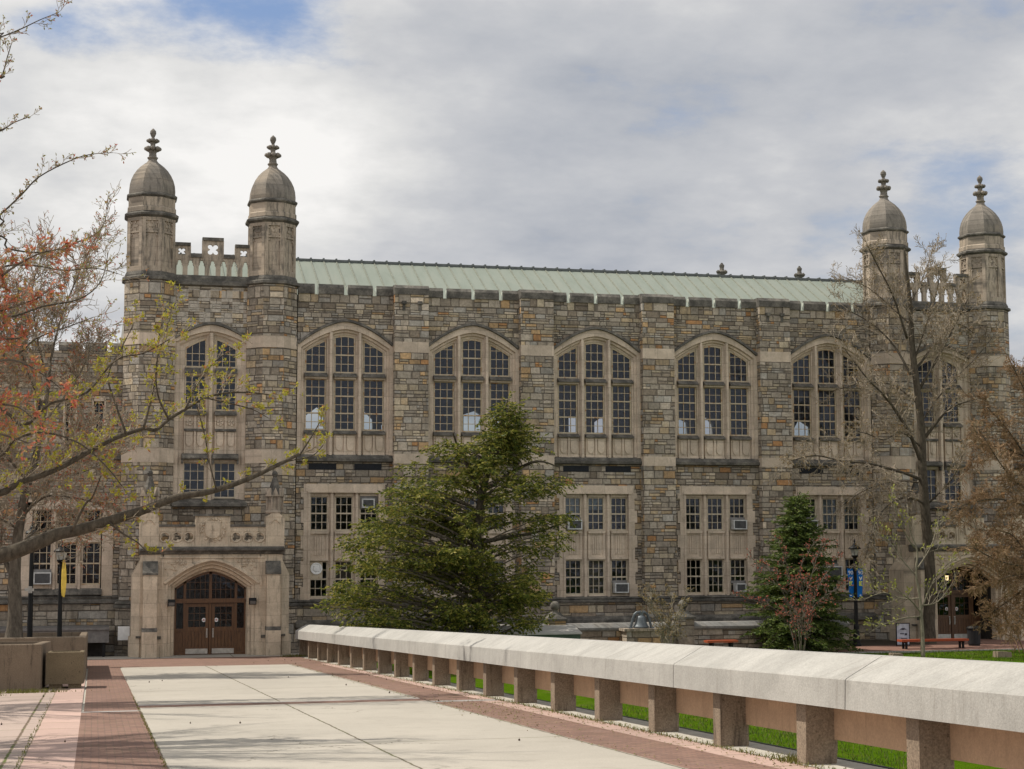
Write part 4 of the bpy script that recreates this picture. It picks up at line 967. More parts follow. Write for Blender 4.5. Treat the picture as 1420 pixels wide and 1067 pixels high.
g = MB(); g.box(9.05, 36.6, 68.6, 72.9, -.3, .03); g.box(43.2, 80, 68.6, 73.2, -.3, .03); g.box(9.05, 13.5, 64.9, 68.6, -.3, .03); struct(g.build('soil', SOIL))
# deck body: solid ramp with a side wall
g = MB(); 
for x0, x1 in ((-30, 9.0),): g.prism([(-30, dz(-30)-.02), (68.44, -.02), (71.4, -.02), (71.4, -1), (-30, -1)], x0, x1, 'x')
struct(g.build('bridge_deck', CONC))
sheet('paving_slabs', SLAB, .92, 6.85, -30, 34.75, .004, (-.92, 0)); sheet('paving_slabs', SLAB, .95, 6.88, 35.85, 60.3, .004, (-.92, 6.5))
sheet('brick_band', BRICK, .92, 6.85, 34.75, 35.55, .004); sheet('grey_band', GREYB, .92, 6.85, 35.55, 35.85, .004)
sheet('brick_band', BRICK, -.2, .92, -30, 33.6, .004); sheet('grey_band', GREYB, -.2, .92, 33.6, 33.95, .004); sheet('brick_band', BRICK, -.15, .92, 33.95, 60.3, .004)
sheet('pink_slabs', PINK, -.88, -.2, -30, 60.3, .004, (-.62, 0)); sheet('pale_slabs', PALE, -30, -.88, -30, 60.3, .004)
sheet('brick_band', BRICK, 6.85, 7.85, -30, 34.1, .004); sheet('grey_band', GREYB, 6.85, 8.25, 34.1, 34.6, .004); sheet('brick_band', BRICK, 6.88, 7.95, 34.6, 60.3, .004)
sheet('pink_slabs', PINK, 7.85, 8.28, -30, 34.1, .005, (.0, .7)); sheet('pink_slabs', PINK, 7.95, 8.28, 34.6, 60.3, .005, (.1, .7)); sheet('kerb_strip', CONC, 8.28, 8.98, -30, 68, .012)
sheet('brick_band', BRICK, -30, 8.28, 60.3, 69.6, .004); sheet('grey_band', SLAB, -30, 8.98, 69.6, 71.4, .006, (.3, 1.))
g = MB(); g.prism([(-30, dz(-30)-.12), (68, -.1), (68, .03), (-30, dz(-30)+.03)], 8.985, 9.03, 'x'); struct(g.build('deck_edge', BLACK))

# ---- railing
rail = thing('concrete_railing', 'long pale concrete bridge railing with a sloping cap on short brown posts', 'railing', (8.5, 43, 0))
def rz(y): return 1.851+.277-.0406*(y-16.03)
joints = [2., 13.2, 17.3, 23.0, 39.2, 63.9, 66.7, 69.9]
def profile(y): z = rz(y); return [(8.15, z+.745), (8.16, z+1.07), (8.18, z+1.09), (8.58, z+1.31), (8.62, z+1.325), (8.8, z+1.325), (9.0, z+1.2), (9.02, z+.745)]
for a, c in zip(joints, joints[1:]):
    b = MB((0, a)); a += .011; c -= .011; ys = [a+(c-a)*k/6 for k in range(7)]
    rows = [[(x, y, z) for x, z in profile(y)] for y in ys]
    for p, q_ in zip(rows, rows[1:]): b.strip(p, q_, True)
    b.add(rows[0], [tuple(range(8))]); b.add(rows[-1], [tuple(reversed(range(8)))]); b.build('cap', CAPC, rail)
PY = [69.4-2.81*k for k in range(25)]
for k, y in enumerate(PY):
    b = MB(); z = rz(y); j1, j2 = R.uniform(-.012, .012), R.uniform(-.012, .012); x0, x1 = 8.3+j1, 8.7
    dmg = .05 if k in (18, 19) else R.uniform(0, .02)
    b.prism([(y-.13+dmg, z-.05), (y-.13, z+.2), (y-.13, z+.76), (y+.15, z+.76), (y+.15, z-.05)], x0, x1, 'x'); b.build('post', POSTC, rail)
    if k:
        b = MB(); y0, y1 = y+.15, PY[k-1]-.13
        b.prism([(y0, rz(y0)+.3), (y1, rz(y1)+.3), (y1, rz(y1)+.76), (y0, rz(y0)+.76)], 8.66, 8.78, 'x'); b.build('panel', PANC, rail)
# ---- planters
def planter(name, label, plan, z0, h, slope, th, M, soil=-.14, foot=0.):
    cx = sum(p[0] for p in plan)/len(plan); cy = sum(p[1] for p in plan)/len(plan); yb_ = min(p[1] for p in plan)
    t = thing(name, label, 'planter', (cx, cy, z0)); b = MB()
    def ins(k): return [(cx+(x-cx)*(1-k/abs(plan[1][0]-cx+1e-6)), cy+(y-cy)*(1-k/max(abs(plan[0][1]-cy), .1))) for x, y in plan]
    Z = lambda y, dh: z0+dh-slope*(y-yb_)
    o = plan; i = ins(th)
    b.strip([(x, y, Z(y, foot)) for x, y in o], [(x, y, Z(y, h-.02)) for x, y in o], True)
    o2 = ins(.02); b.strip([(x, y, Z(y, h-.02)) for x, y in o], [(x, y, Z(y, h)) for x, y in o2], True)
    b.strip([(x, y, Z(y, h)) for x, y in o2], [(x, y, Z(y, h)) for x, y in i], True); b.strip([(x, y, Z(y, h)) for x, y in i], [(x, y, Z(y, h-.4)) for x, y in i], True)
    b.add([(x, y, Z(y, foot)) for x, y in o], [tuple(reversed(range(len(o))))])
    b.build('body', M, t); s = MB(); s.add([(x, y, Z(y, h+soil)) for x, y in i], [tuple(range(len(i)))]); s.build('soil', SOIL, t); return t
planter('planter', 'big stained concrete planter behind the small square one', [(-5.2, 43.8), (-1.27, 43.8), (-1.13, 47.9), (-5.2, 47.9)], dz(43.8)-.03, 1.19, .0406, .2, PLANTC)
planter('planter', 'long concrete planter holding the red budding tree and lamp posts', [(-6.5, 50.5), (-.2, 50.5), (-.2, 63.2), (-6.5, 63.2)], dz(50.5)-.05, 1.28, .0406, .22, PLANTC)
pt = planter('planter', 'small square pebble-dash planter standing on two feet', [(-1.16, 44.4), (-.23, 44.4), (-.2, 45.75), (-1.13, 45.75)], dz(44.4), .94, .0406, .1, AGG, -.1, .12)
b = MB(); b.box(-1.08, -.76, 44.48, 45.6, dz(45.5), dz(44.5)+.14); b.box(-.6, -.28, 44.48, 45.6, dz(45.5), dz(44.5)+.14); b.build('foot', AGG, pt)
# ---- lamp posts
def lamp_post(x, y, z0, H, label, lantern=True, r_=.075):
    t = thing('lamp_post', label, 'lamp post', (x, y, z0), 'lamp posts'); loc = (x, y, z0)
    b = MB(); b.lathe([(.22, 0), (.22, .1), (.17, .16), (.15, .5), (r_+.035, .62), (r_+.02, .9), (r_, 1.0), (r_*.72, H-.75), (r_*.9, H-.72), (r_*.7, H-.66)], 12); b.build('pole', BLACK, t, loc)
    b = MB(); z = H-.66
    b.lathe([(.06, z), (.13, z+.06), (.16, z+.1), (.16, z+.13), (.1, z+.14)], 12)
    for k in range(6):
        a = 2*math.pi*k/6; b.tube([(.13*math.cos(a), .13*math.sin(a), z+.12), (.2*math.cos(a), .2*math.sin(a), z+.42)], .012, 5)
    b.lathe([(.27, z+.41), (.28, z+.45), (.2, z+.52), (.1, z+.58), (.07, z+.66), (.03, z+.7), (.045, z+.76), (.01, z+.86)], 12); b.build('lantern', BLACK, t, loc)
    b = MB(); b.lathe([(.12, z+.13), (.185, z+.41)], 6); b.build('lantern_glass', plain('frosted_glass', (.35, .34, .3), .3), t, loc); return t
lamp_post(-2.2, 62, dz(62), 5.0, 'dark lamp post with a pale clamp, nearest the planted tree trunk', r_=.1)
lamp_post(-1.18, 62, dz(62), 4.35, 'dark lamp post carrying the furled yellow banner beside the portal', r_=.09)
lamp_post(32.9, 68.5, 0.03, 4.55, 'black lamp post with two blue banners in front of the hall', r_=.095)
b = MB(); c = at(40, 818, 62); b.box(c.x-.14, c.x+.18, 61.86, 62.14, c.z-.05, c.z+.05); b.box(c.x-.02, c.x+.12, 61.84, 62.16, c.z-.12, c.z+.12)
o = b.build('cable_clamp', STEEL); tag(o, 'pale metal clamp gripping the lamp post by the tree', 'clamp')
b = MB(); b.tube([(c.x, 61.98, c.z), (c.x-1.6, 61.9, c.z-.06), (c.x-4, 61.5, c.z+.1)], .012, 5); o = b.build('cable', BLACK); tag(o, 'thin dark cable running from the clamp towards the tree trunk', 'cable')
# furled banner: folds round a hanging line
b = MB(); rows = []
for k in range(13):
    t_ = k/12; z = 4.06-1.28*t_; r_ = .03+.05*math.sin(math.pi*(t_*.96+.02))**.7*(.75+.4*t_)
    rows.append([(-1.08+r_*(1+.35*math.sin(3*a+t_*3))*math.cos(a), 61.86+.7*r_*math.sin(a), z+.03*math.sin(2*a)) for a in [2*math.pi*j/18 for j in range(18)]])
for p, q_ in zip(rows, rows[1:]): b.strip(q_, p, True)
o = b.build('furled_banner', YEL, smooth=True); tag(o, 'furled yellow banner hanging against a dark lamp post', 'banner')
def text(body, x, y, z, size, M, parent, loc):
    cu = bpy.data.curves.new('lettering', 'FONT'); cu.body = body; cu.size = size; cu.extrude = .003; cu.align_x = 'CENTER'; cu.materials.append(M)
    tmp = bpy.data.objects.new('tmp', cu); me = bpy.data.meshes.new_from_object(tmp); bpy.data.objects.remove(tmp)
    if not me.materials: me.materials.append(M)
    o = bpy.data.objects.new('lettering', me); COL.objects.link(o); o.parent = parent; o.location = Vector((x, y, z))-Vector(loc); o.rotation_euler = (math.pi/2, 0, 0); return o
for s_, lab in ((-1, 'narrow blue banner with white 90, on the spruce side of the lamp post'), (1, 'narrow blue banner with white 90, on the map board side of the lamp post')):
    loc = (32.9+s_*.235, 68.5, 2.2); t = thing('banner', lab, 'banner', loc, 'blue banners on the lamp post')
    b = MB(); rows = []
    for k in range(9):
        zz = 1.27*k/8; sh = s_*.0+(.09 if s_ < 0 else -.05)*(1-k/8); rows.append([(-.14+sh, .02*math.sin(k), zz), (.14+sh, .02*math.sin(k+.6), zz), (.14+sh, .02*math.sin(k+.6)+.012, zz), (-.14+sh, .02*math.sin(k)+.012, zz)])
    for p, q_ in zip(rows, rows[1:]): b.strip(p, q_, True)
    b.build('cloth', BLUE, t, loc)
    b = MB(); a, c_ = sorted((-s_*.2, s_*.14)); b.box(a, c_, -.01, .02, 1.27, 1.295); b.box(a, c_, -.01, .02, -.03, -.005); b.build('arm', BLACK, t, loc)
    text('90', loc[0], loc[1]-.035, loc[2]+1.0, .24, WHITE, t, loc)
    b = MB(); b.prism([(-.07, .9), (-.02, .9), (.0, .82), (.05, .9), (.09, .9), (.02, .74), (-.02, .74)], -.035, -.03, 'y'); b.build('white_emblem', WHITE, t, loc)
    b = MB(); b.box(-.07, -.03, -.035, -.03, .5, .7); b.box(-.01, .08, -.035, -.03, .66, .7); b.box(-.01, .03, -.035, -.03, .5, .66); b.box(.03, .08, -.035, -.03, .5, .54); b.build('yellow_emblem', YMARK, t, loc)
    b = MB(); b.box(-.05, .03, -.035, -.03, .06, .1); b.build('white_line', WHITE, t, loc)
# ---- areaway ledge at the left wing
t = thing('areaway_ledge', 'long grey ledge over a dark recess at the foot of the side wing', 'ledge', (-7, 71, 0))
b = MB(); b.box(-16, .62, 70.9, 72.9, .6, 1.12); b.box(-16, .62, 70.82, 72.9, 1.12, 1.22); b.build('slab', plain('weathered_ledge', (.16, .15, .14), .7), t)
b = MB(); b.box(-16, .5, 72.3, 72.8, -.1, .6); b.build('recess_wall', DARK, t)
for x in (-.55, .42, -2.6, -4.8):
    b = MB(); b.box(x-.05, x+.05, 71.0, 71.1, -.05, .6); b.build('leg', BLACK, t)
# ---- stone garden wall, pillars, bell
YG = 66.3
wl_ = thing('garden_wall', 'low stone wall with a weathered sloping coping in front of the hall', 'wall', (21, YG, 0))
b = MB((4, 0)); b.box(12.5, 31.5, YG, YG+.45, -.1, 1.1); b.build('wall', RUBL, wl_)
b = MB(); b.prism([(YG-.1, 1.06), (YG-.1, 1.14), (YG+.12, 1.3), (YG+.45, 1.32), (YG+.53, 1.14), (YG+.53, 1.06)], 12.5, 31.5, 'x'); b.prism([(YG-.04, 1.0), (YG-.06, 1.06), (YG+.5, 1.06), (YG+.5, 1.0)], 12.5, 31.5, 'x'); b.build('coping', limestone('grey_coping', (.2, .195, .185), .6, 1.4, .9, .7), wl_)
for x, lab in ((18.42, 'stone pillar with a ball finial, half hidden beside the big evergreen'), (24.0, 'stone pillar with a ball finial between the bell and the red bench')):
    t = thing('stone_pillar', lab, 'pillar', (x, YG, 0), 'stone pillars of the garden wall'); y = YG+.1
    b = MB((x, 0)); b.box(x-.36, x+.36, y-.36, y+.36, -.1, 1.46); b.build('shaft', RUBL, t)
    b = MB(); b.box(x-.42, x+.42, y-.42, y+.42, 1.46, 1.54)
    vs = [(x-.4, y-.4, 1.54), (x+.4, y-.4, 1.54), (x+.4, y+.4, 1.54), (x-.4, y+.4, 1.54), (x-.16, y-.16, 1.8), (x+.16, y-.16, 1.8), (x+.16, y+.16, 1.8), (x-.16, y+.16, 1.8)]
    b.add(vs, [(0, 1, 5, 4), (1, 2, 6, 5), (2, 3, 7, 6), (3, 0, 4, 7), (4, 5, 6, 7)]); b.build('cap', SOOT, t)
    b = MB(); b.lathe([(.1, 1.79), (.13, 1.83), (.1, 1.87)]+[(.2*math.sin(math.pi*(k+.5)/9)+.0, 2.05-.2*math.cos(math.pi*(k+.5)/9)) for k in range(9)], 16, x, y); b.build('ball', SOOT, t, smooth=True)
t = thing('bell_pedestal', 'stone block under the old iron bell', 'pedestal', (21.95, YG-.5, 0))
b = MB(); b.box(21.2, 22.7, YG-.85, YG-.02, -.1, 1.02); b.build('block', RUBL, t); b = MB(); b.box(21.1, 22.8, YG-.92, YG-.01, 1.02, 1.12); b.build('slab', LIMED, t)
t = thing('bell', 'old grey iron bell in its arched yoke frame on a stone pedestal', 'bell', (21.95, YG-.46, 1.12)); loc = (21.95, YG-.46, 1.12)
b = MB(); b.lathe([(.33, .02), (.335, .06), (.30, .1), (.25, .2), (.215, .32), (.195, .42), (.17, .49), (.1, .53), (.05, .54)], 24); b.build('bell_body', BELLM, t, loc, smooth=True)
b = MB(); P = [(-.46, 0, 0), (-.42, 0, .14), (-.36, 0, .36), (-.28, 0, .56), (-.18, 0, .65), (0, 0, .67), (.18, 0, .65), (.28, 0, .56), (.36, 0, .36), (.42, 0, .14), (.46, 0, 0)]
b.tube(P, .055, 6); b.box(-.08, .08, -.08, .08, .52, .66); b.box(-.54, -.4, -.12, .12, 0, .05); b.box(.4, .54, -.12, .12, 0, .05); b.build('yoke', BELLM, t, loc)
# ---- benches, board, bin, stones
def bench(x0, x1, y, zt, label, rot=0.):
    t = thing('bench', label, 'bench', ((x0+x1)/2, y, 0), 'red benches')
    b = MB()
    for k in range(4): b.box(x0, x1, y-.22+k*.115, y-.12+k*.115, zt-.09, zt)
    b.build('seat', REDW, t)
    for x in (x0+.25, x1-.25):
        b = MB(); b.box(x-.04, x+.04, y-.18, y-.1, 0, zt-.09); b.box(x-.04, x+.04, y+.1, y+.18, 0, zt-.09); b.box(x-.04, x+.04, y-.2, y+.2, zt-.15, zt-.09); b.build('leg', BLACK, t)
bench(24.5, 25.85, 65.1, .62, 'short red slatted bench beside the stone pillar'); bench(33.7, 36.9, 66.0, .45, 'long red slatted bench in front of the big bare tree')
t = thing('map_board', 'pale upright map board with dark drawings beside the long red bench', 'sign', (34.95, 68.1, 0)); loc = (34.95, 68.1, 0)
b = MB(); b.box(-.3, .3, -.02, .02, .1, 1.02); b.build('board', plain('board_face', (.42, .44, .5), .5), t, loc)
b = MB(); b.box(-.33, -.3, -.03, .03, 0, 1.05); b.box(.3, .33, -.03, .03, 0, 1.05); b.box(-.3, .3, -.03, .03, 1.02, 1.05); b.box(-.3, .3, -.03, .03, .07, .1); b.build('frame', BLACK, t, loc)
b = MB(); b.prism([(-.18, .74), (-.1, .8), (0, .84), (.1, .81), (.18, .74), (.1, .76), (0, .73), (-.1, .76)], -.026, -.02, 'y')
for (x, z, w_, h_) in ((-.15, .55, .2, .05), (.08, .5, .12, .1), (-.1, .35, .3, .04), (.05, .25, .18, .05), (-.18, .2, .1, .08)): b.box(x, x+w_, -.025, -.02, z, z+h_)
b.build('map_drawing', plain('map_ink', (.06, .06, .08), .6), t, loc)
t = thing('litter_bin', 'dark round litter bin at the end of the long red bench', 'bin', (38.0, 67.3, 0.04)); loc = (38.0, 67.3, .04)
b = MB(); b.lathe([(.24, 0), (.27, .1), (.3, .72)], 16); b.build('bin_body', plain('bin_metal', (.02, .02, .022), .6), t, loc); b = MB(); b.lathe([(.32, .72), (.33, .78), (.25, .86), (.12, .88), (.12, .8)], 16); b.build('lid', BLACK, t, loc)
b = MB(); P = at(1390, 911, 60.8); b.prism([(-.33, -.1), (.33, -.1), (.3, .2), (-.3, .23)], -.2, .2, 'y'); o = b.build('stone_block', POSTC, None, (P.x, 60.8, 0.02)); tag(o, 'squat concrete block lying on the lawn near the shaded doorway', 'block')
b = MB(); P = at(1242, 904, 62.5); b.prism([(-.25, -.1), (.25, -.1), (.22, .1), (-.2, .12)], -.2, .2, 'y'); o = b.build('stone_block', POSTC, None, (P.x, 62.5, 0.02)); tag(o, 'flat low stone in the grass close to the young sapling', 'block')
t = thing('stair_parapet', 'pale sloping concrete cap on a green sided parapet under the evergreen', 'parapet', (16, 61, 0))
b = MB(); b.prism([(60.2, 1.24), (60.2, 1.30), (61.2, 1.50), (61.9, 1.50), (61.9, 1.24)], 12.0, 17.75, 'x'); b.build('cap', CAPC, t); b = MB(); b.box(12.1, 17.7, 60.25, 61.85, -.1, 1.24); b.build('side', plain('green_panel', (.05, .075, .05), .8), t)

# ================================================================== TREES
def smooth_path(pts, k=4):
    P = [Vector(p) for p in pts]; out = []
    for i in range(len(P)-1):
        a, b, c, d = P[max(i-1, 0)], P[i], P[i+1], P[min(i+2, len(P)-1)]
        for j in range(k):
            t = j/k; out.append(.5*((2*b)+(c-a)*t+(2*a-5*b+4*c-d)*t*t+(3*b-a-3*c+d)*t**3))
    out.append(P[-1]); return out
def rv(rn): 
    while True:
        v = Vector((rn.uniform(-1, 1), rn.uniform(-1, 1), rn.uniform(-1, 1)))
        if .05 < v.length < 1: return v.normalized()
def px(pts, Y, rn=None, dy=0.):
    'limb drawn through photo pixels at depth Y, wandering dy metres in depth'
    out = []; off = 0.; tgt = rn.uniform(-dy, dy) if rn and dy else 0.
    n = len(pts)
    for i, p in enumerate(pts):
        yy = p[2] if len(p) > 2 else Y+tgt*i/max(n-1, 1)
        out.append(at(p[0], p[1], yy))
    return out
def twig(mb, rn, p, d, L, r, lvl, P, tips):
    n = 4 if lvl > 0 else 3; pts = [p.copy()]; rs = [r]; dd = d.normalized()
    for i in range(n):
        dd = (dd+rv(rn)*P['wob']+Vector((0, 0, P['up']))).normalized(); p = p+dd*(L/n); pts.append(p.copy()); rs.append(max(r*(1-(i+1)/n*.65), P['rmin']))
    mb.tube(pts, rs, 4 if r > .03 else 3, False)
    if lvl <= 0:
        tips.append((pts[-1], dd, L)); tips.append((pts[-2], dd, L)); return
    for i in range(P['n']):
        t = P['t0']+(1-P['t0'])*(i+rn.random())/P['n']; k = min(int(t*n), n-1); q = pts[k].lerp(pts[k+1], t*n-k)
        ax = (pts[k+1]-pts[k]).normalized(); side = rv(rn); side = (side-ax*side.dot(ax)).normalized()
        if rn.random() < P.get('flat', 0): side.z *= .3
        nd = (ax*math.cos(P['ang'])+side*math.sin(P['ang'])).normalized()
        twig(mb, rn, q, nd, L*P['ratio']*rn.uniform(.6, 1.15)*(1.15-.4*t), max(r*.55, P['rmin']), lvl-1, P, tips)
    tips.append((pts[-1], dd, L))
def limb(mb, tw, rn, pts, r0, r1, spacing, L0, lvl, P, tips, start=.15, n=7, big=None):
    S_ = smooth_path(pts); N = len(S_)
    mb.tube(S_, [r0+(r1-r0)*(i/(N-1))**.85 for i in range(N)], n)
    ln = [0]; 
    for a, b in zip(S_, S_[1:]): ln.append(ln[-1]+(b-a).length)
    s = ln[-1]*start; seed = rn.random()*6
    while s < ln[-1]:
        k = max(i for i in range(N) if ln[i] <= s); k = min(k, N-2); f = (s-ln[k])/max(ln[k+1]-ln[k], 1e-6)
        q = S_[k].lerp(S_[k+1], f); ax = (S_[k+1]-S_[k]).normalized(); side = rv(rn); side = (side-ax*side.dot(ax)).normalized()
        side = (side+Vector((0, 0, P.get('lift', .3)))).normalized(); nd = (ax*math.cos(P['ang'])+side*math.sin(P['ang'])).normalized()
        fr = s/ln[-1]; rr = r0+(r1-r0)*fr
        twig(tw, rn, q, nd, L0*rn.uniform(.5, 1.2)*(1.1-.5*fr), min(max(rr*.45, P['rmin']*1.3), P.get('rmax', .05)), lvl, P, tips)
        s += spacing*rn.uniform(.6, 1.4)
    twig(tw, rn, S_[-1], (S_[-1]-S_[-2]).normalized(), L0*.8, max(r1*.8, P['rmin']), lvl, P, tips)
def leaf_at(mb, rn, p, d, L, w_, droop=0., jit=.5):
    dd = (d+rv(rn)*jit+Vector((0, 0, -droop))).normalized(); sd_ = dd.cross(rv(rn)); 
    if sd_.length < .05: return
    sd_.normalize(); a = p; b = p+dd*L; m_ = p+dd*(L*.5); up = dd.cross(sd_)*(L*.08)
    mb.add([a, m_+sd_*w_*.5+up, b, m_-sd_*w_*.5+up], [(0, 1, 2, 3)])
BARK = bark('grey_bark', (.045, .036, .027), (.17, .14, .105)); BARKD = bark('dark_bark', (.035, .028, .02), (.12, .098, .07), 12.); TWIGM = bark('twig_bark', (.15, .12, .085), (.42, .35, .26)); TWIGB = bark('brown_twig', (.13, .08, .045), (.36, .235, .13)); PALEB = bark('pale_bark', (.12, .105, .075), (.30, .26, .19))

# ---- big bare tree in front of the right turrets
rn = random.Random(11)
T = thing('bare_tree', 'tall bare budding tree with a thick trunk before the far pair of turrets', 'tree', (37.2, 69.2, 0))
tr, tw, tips = MB(), MB(), []
trunk = [at(1287, 893, 69.2)]+[at(x, y, 69.2) for x, y in ((1288, 860), (1290, 800), (1284, 720), (1279, 650), (1278, 600), (1272, 540), (1265, 480), (1262, 420), (1256, 370), (1254, 345))]
trunk[0].z = -.1; Sx = smooth_path(trunk); N = len(Sx)
tr.tube(Sx, [.27*(1-i/(N-1))**.75*(1+.45*max(0, 1-i/4))+.025 for i in range(N)], 12)
PB = dict(wob=.32, up=.05, rmin=.009, n=5, t0=.25, ang=.75, ratio=.55, lift=.35, rmax=.045)
PD = dict(wob=.3, up=-.14, rmin=.0085, n=5, t0=.2, ang=.8, ratio=.6, lift=-.2, rmax=.04)
Y = 69.2
for pts, r0, dy, P, L0 in [
    ([(1277, 640), (1261, 601), (1240, 567), (1222, 545), (1200, 522), (1172, 485)], .17, -2, PB, 1.6),
    ([(1277, 665), (1250, 655), (1204, 643), (1170, 640), (1130, 632), (1095, 640)], .13, -2.2, PD, 1.5),
    ([(1279, 612), (1300, 585), (1320, 565), (1357, 553)], .15, -1.5, PB, 1.1),
    ([(1270, 512), (1293, 482), (1310, 462), (1330, 450), (1350, 462)], .11, 1.5, PB, 1.5),
    ([(1275, 540), (1303, 492), (1330, 440), (1342, 415)], .12, -1.8, PB, 1.6),
    ([(1263, 520), (1240, 480), (1210, 450), (1176, 430)], .11, 1.5, PB, 1.7),
    ([(1258, 470), (1238, 410), (1215, 365), (1205, 345)], .09, -1.5, PB, 1.4),
    ([(1257, 430), (1278, 390), (1292, 350)], .07, 1.2, PB, 1.3),
    ([(1285, 700), (1305, 682), (1326, 655), (1334, 632)], .09, -1.6, PB, 1.2),
    ([(1284, 700), (1260, 690), (1232, 700), (1212, 730), (1200, 775)], .10, -2.5, PD, 1.2),
    ([(1286, 730), (1310, 718), (1340, 725), (1360, 745)], .07, -2., PD, 1.0),
    ([(1272, 560), (1240, 535), (1200, 530), (1165, 540)], .08, 2.2, PB, 1.4),
    ([(1277, 620), (1250, 600), (1225, 610), (1195, 600), (1170, 610)], .07, -2.4, PB, 1.3),
    ([(1268, 500), (1285, 450), (1300, 400), (1302, 375)], .08, -2.2, PB, 1.3),
    ([(1262, 450), (1240, 430), (1205, 400), (1170, 385)], .07, 1.9, PB, 1.3),
    ([(1275, 590), (1310, 540), (1350, 500), (1375, 470)], .08, 2.0, PB, 1.3),
    ([(1281, 670), (1240, 668), (1200, 680), (1170, 700)], .07, 2.0, PD, 1.2)]:
    q = [at(p[0], p[1], Y+dy*i/(len(pts)-1)) for i, p in enumerate(pts)]
    limb(tr, tw, rn, q, r0*.62, .018, .17, L0, 2, P, tips, .15)
tr.build('trunk', BARKD, T, smooth=True); tw.build('twigs', TWIGM, T)
lf = MB()
for p, d, L in tips:
    if rn.random() < .4: leaf_at(lf, rn, p, d, rn.uniform(.04, .08), .04)
lf.build('buds', leafmat('bud_leaf', [(0, (.22, .14, .04)), (.5, (.30, .21, .06)), (1, (.22, .12, .05))]), T)

# ---- brown twiggy tree at the right edge
rn = random.Random(5)
T = thing('twiggy_tree', 'dense brown twiggy tree hanging before the shaded doorway', 'tree', (37.5, 60.5, 0))
tr, tw, tips = MB(), MB(), []
P0 = Vector((39.3, 60.8, 0)); PT = dict(wob=.4, up=-.05, rmin=.0085, n=6, t0=.15, ang=.7, ratio=.6, lift=.05, rmax=.03)
tk = [P0, P0+Vector((.1, 0, 2.5)), P0+Vector((-.05, .1, 5)), P0+Vector((.1, 0, 8)), P0+Vector((0, 0, 11))]
tr.tube(smooth_path(tk), [.3-.27*i/16 for i in range(17)], 10)
for pts, dy in [([(1480, 720), (1440, 660), (1400, 600), (1365, 560)], .6), ([(1480, 735), (1430, 705), (1380, 692), (1332, 702)], -.8), ([(1480, 750), (1430, 745), (1385, 765), (1345, 790)], .8), ([(1480, 690), (1445, 600), (1420, 540), (1400, 500)], -.6), ([(1480, 640), (1450, 560), (1425, 520)], .8), ([(1480, 760), (1440, 790), (1400, 800), (1365, 812)], -1.), ([(1480, 700), (1430, 640), (1380, 620), (1345, 640)], 1.2), ([(1480, 720), (1440, 690), (1400, 660), (1360, 600)], -1.4), ([(1480, 770), (1430, 770), (1400, 740), (1355, 735)], -.2), ([(1480, 790), (1440, 800), (1410, 825), (1375, 850)], .5), ([(1480, 780), (1430, 785), (1390, 780), (1350, 760)], -1.6), ([(1480, 800), (1450, 820), (1425, 850), (1405, 870)], -.7)]:
    q = [at(p[0], p[1], 60.8+dy*i/(len(pts)-1)) for i, p in enumerate(pts)]
    limb(tr, tw, rn, q, .06, .016, .105, 1.05, 2, PT, tips, .08)
tr.build('trunk', BARKD, T, smooth=True); tw.build('twigs', TWIGB, T)
lf = MB()
for p, d, L in tips:
    if rn.random() < .3: leaf_at(lf, rn, p, d, rn.uniform(.04, .08), .035)
lf.build('buds', leafmat('brown_bud', [(0, (.24, .12, .05)), (1, (.30, .18, .08))]), T)

# ---- young sapling on the lawn
rn = random.Random(21)
base = at(1280, 913, 61.7); base.z = -.05
T = thing('sapling', 'slender young sapling with sparse yellow green leaves, growing in the lawn', 'tree', base)
tr, tw, tips = MB(), MB(), []; Y = 61.7
PS = dict(wob=.22, up=.10, rmin=.0085, n=4, t0=.3, ang=.6, ratio=.6, lift=.4, rmax=.02)
main = [base]+[at(x, y, Y) for x, y in ((1279, 880), (1277, 850), (1275, 825), (1270, 795), (1272, 765), (1262, 735), (1258, 700))]
q = smooth_path(main); tr.tube(q, [.10-.085*(i/(len(q)-1)) for i in range(len(q))], 8)
for pts, dy in [([(1277, 850), (1262, 832), (1240, 818), (1205, 800)], -1), ([(1272, 800), (1250, 775), (1230, 748), (1210, 735)], .9), ([(1277, 848), (1290, 815), (1308, 788), (1335, 770)], -.9), ([(1277, 855), (1250, 858), (1222, 868), (1208, 876)], -1.2), ([(1271, 790), (1290, 760), (1300, 730)], .8), ([(1275, 830), (1250, 830), (1225, 822), (1198, 832)], .9), ([(1268, 760), (1250, 730), (1240, 700)], -.6), ([(1276, 840), (1300, 835), (1320, 810)], .5)]:
    q = [at(p[0], p[1], Y+dy*i/(len(pts)-1)) for i, p in enumerate(pts)]
    limb(tr, tw, rn, q, .035, .012, .24, .8, 1, PS, tips, .2, 6)
tr.build('trunk', PALEB, T, smooth=True); tw.build('twigs', PALEB, T)
lf = MB()
for p, d, L in tips:
    for k in range(2):
        if rn.random() < .42: leaf_at(lf, rn, p, d, rn.uniform(.09, .15), .07, .1)
lf.build('leaves', leafmat('sapling_leaf', [(0, (.24, .27, .05)), (.6, (.34, .34, .07)), (1, (.42, .40, .14))]), T)

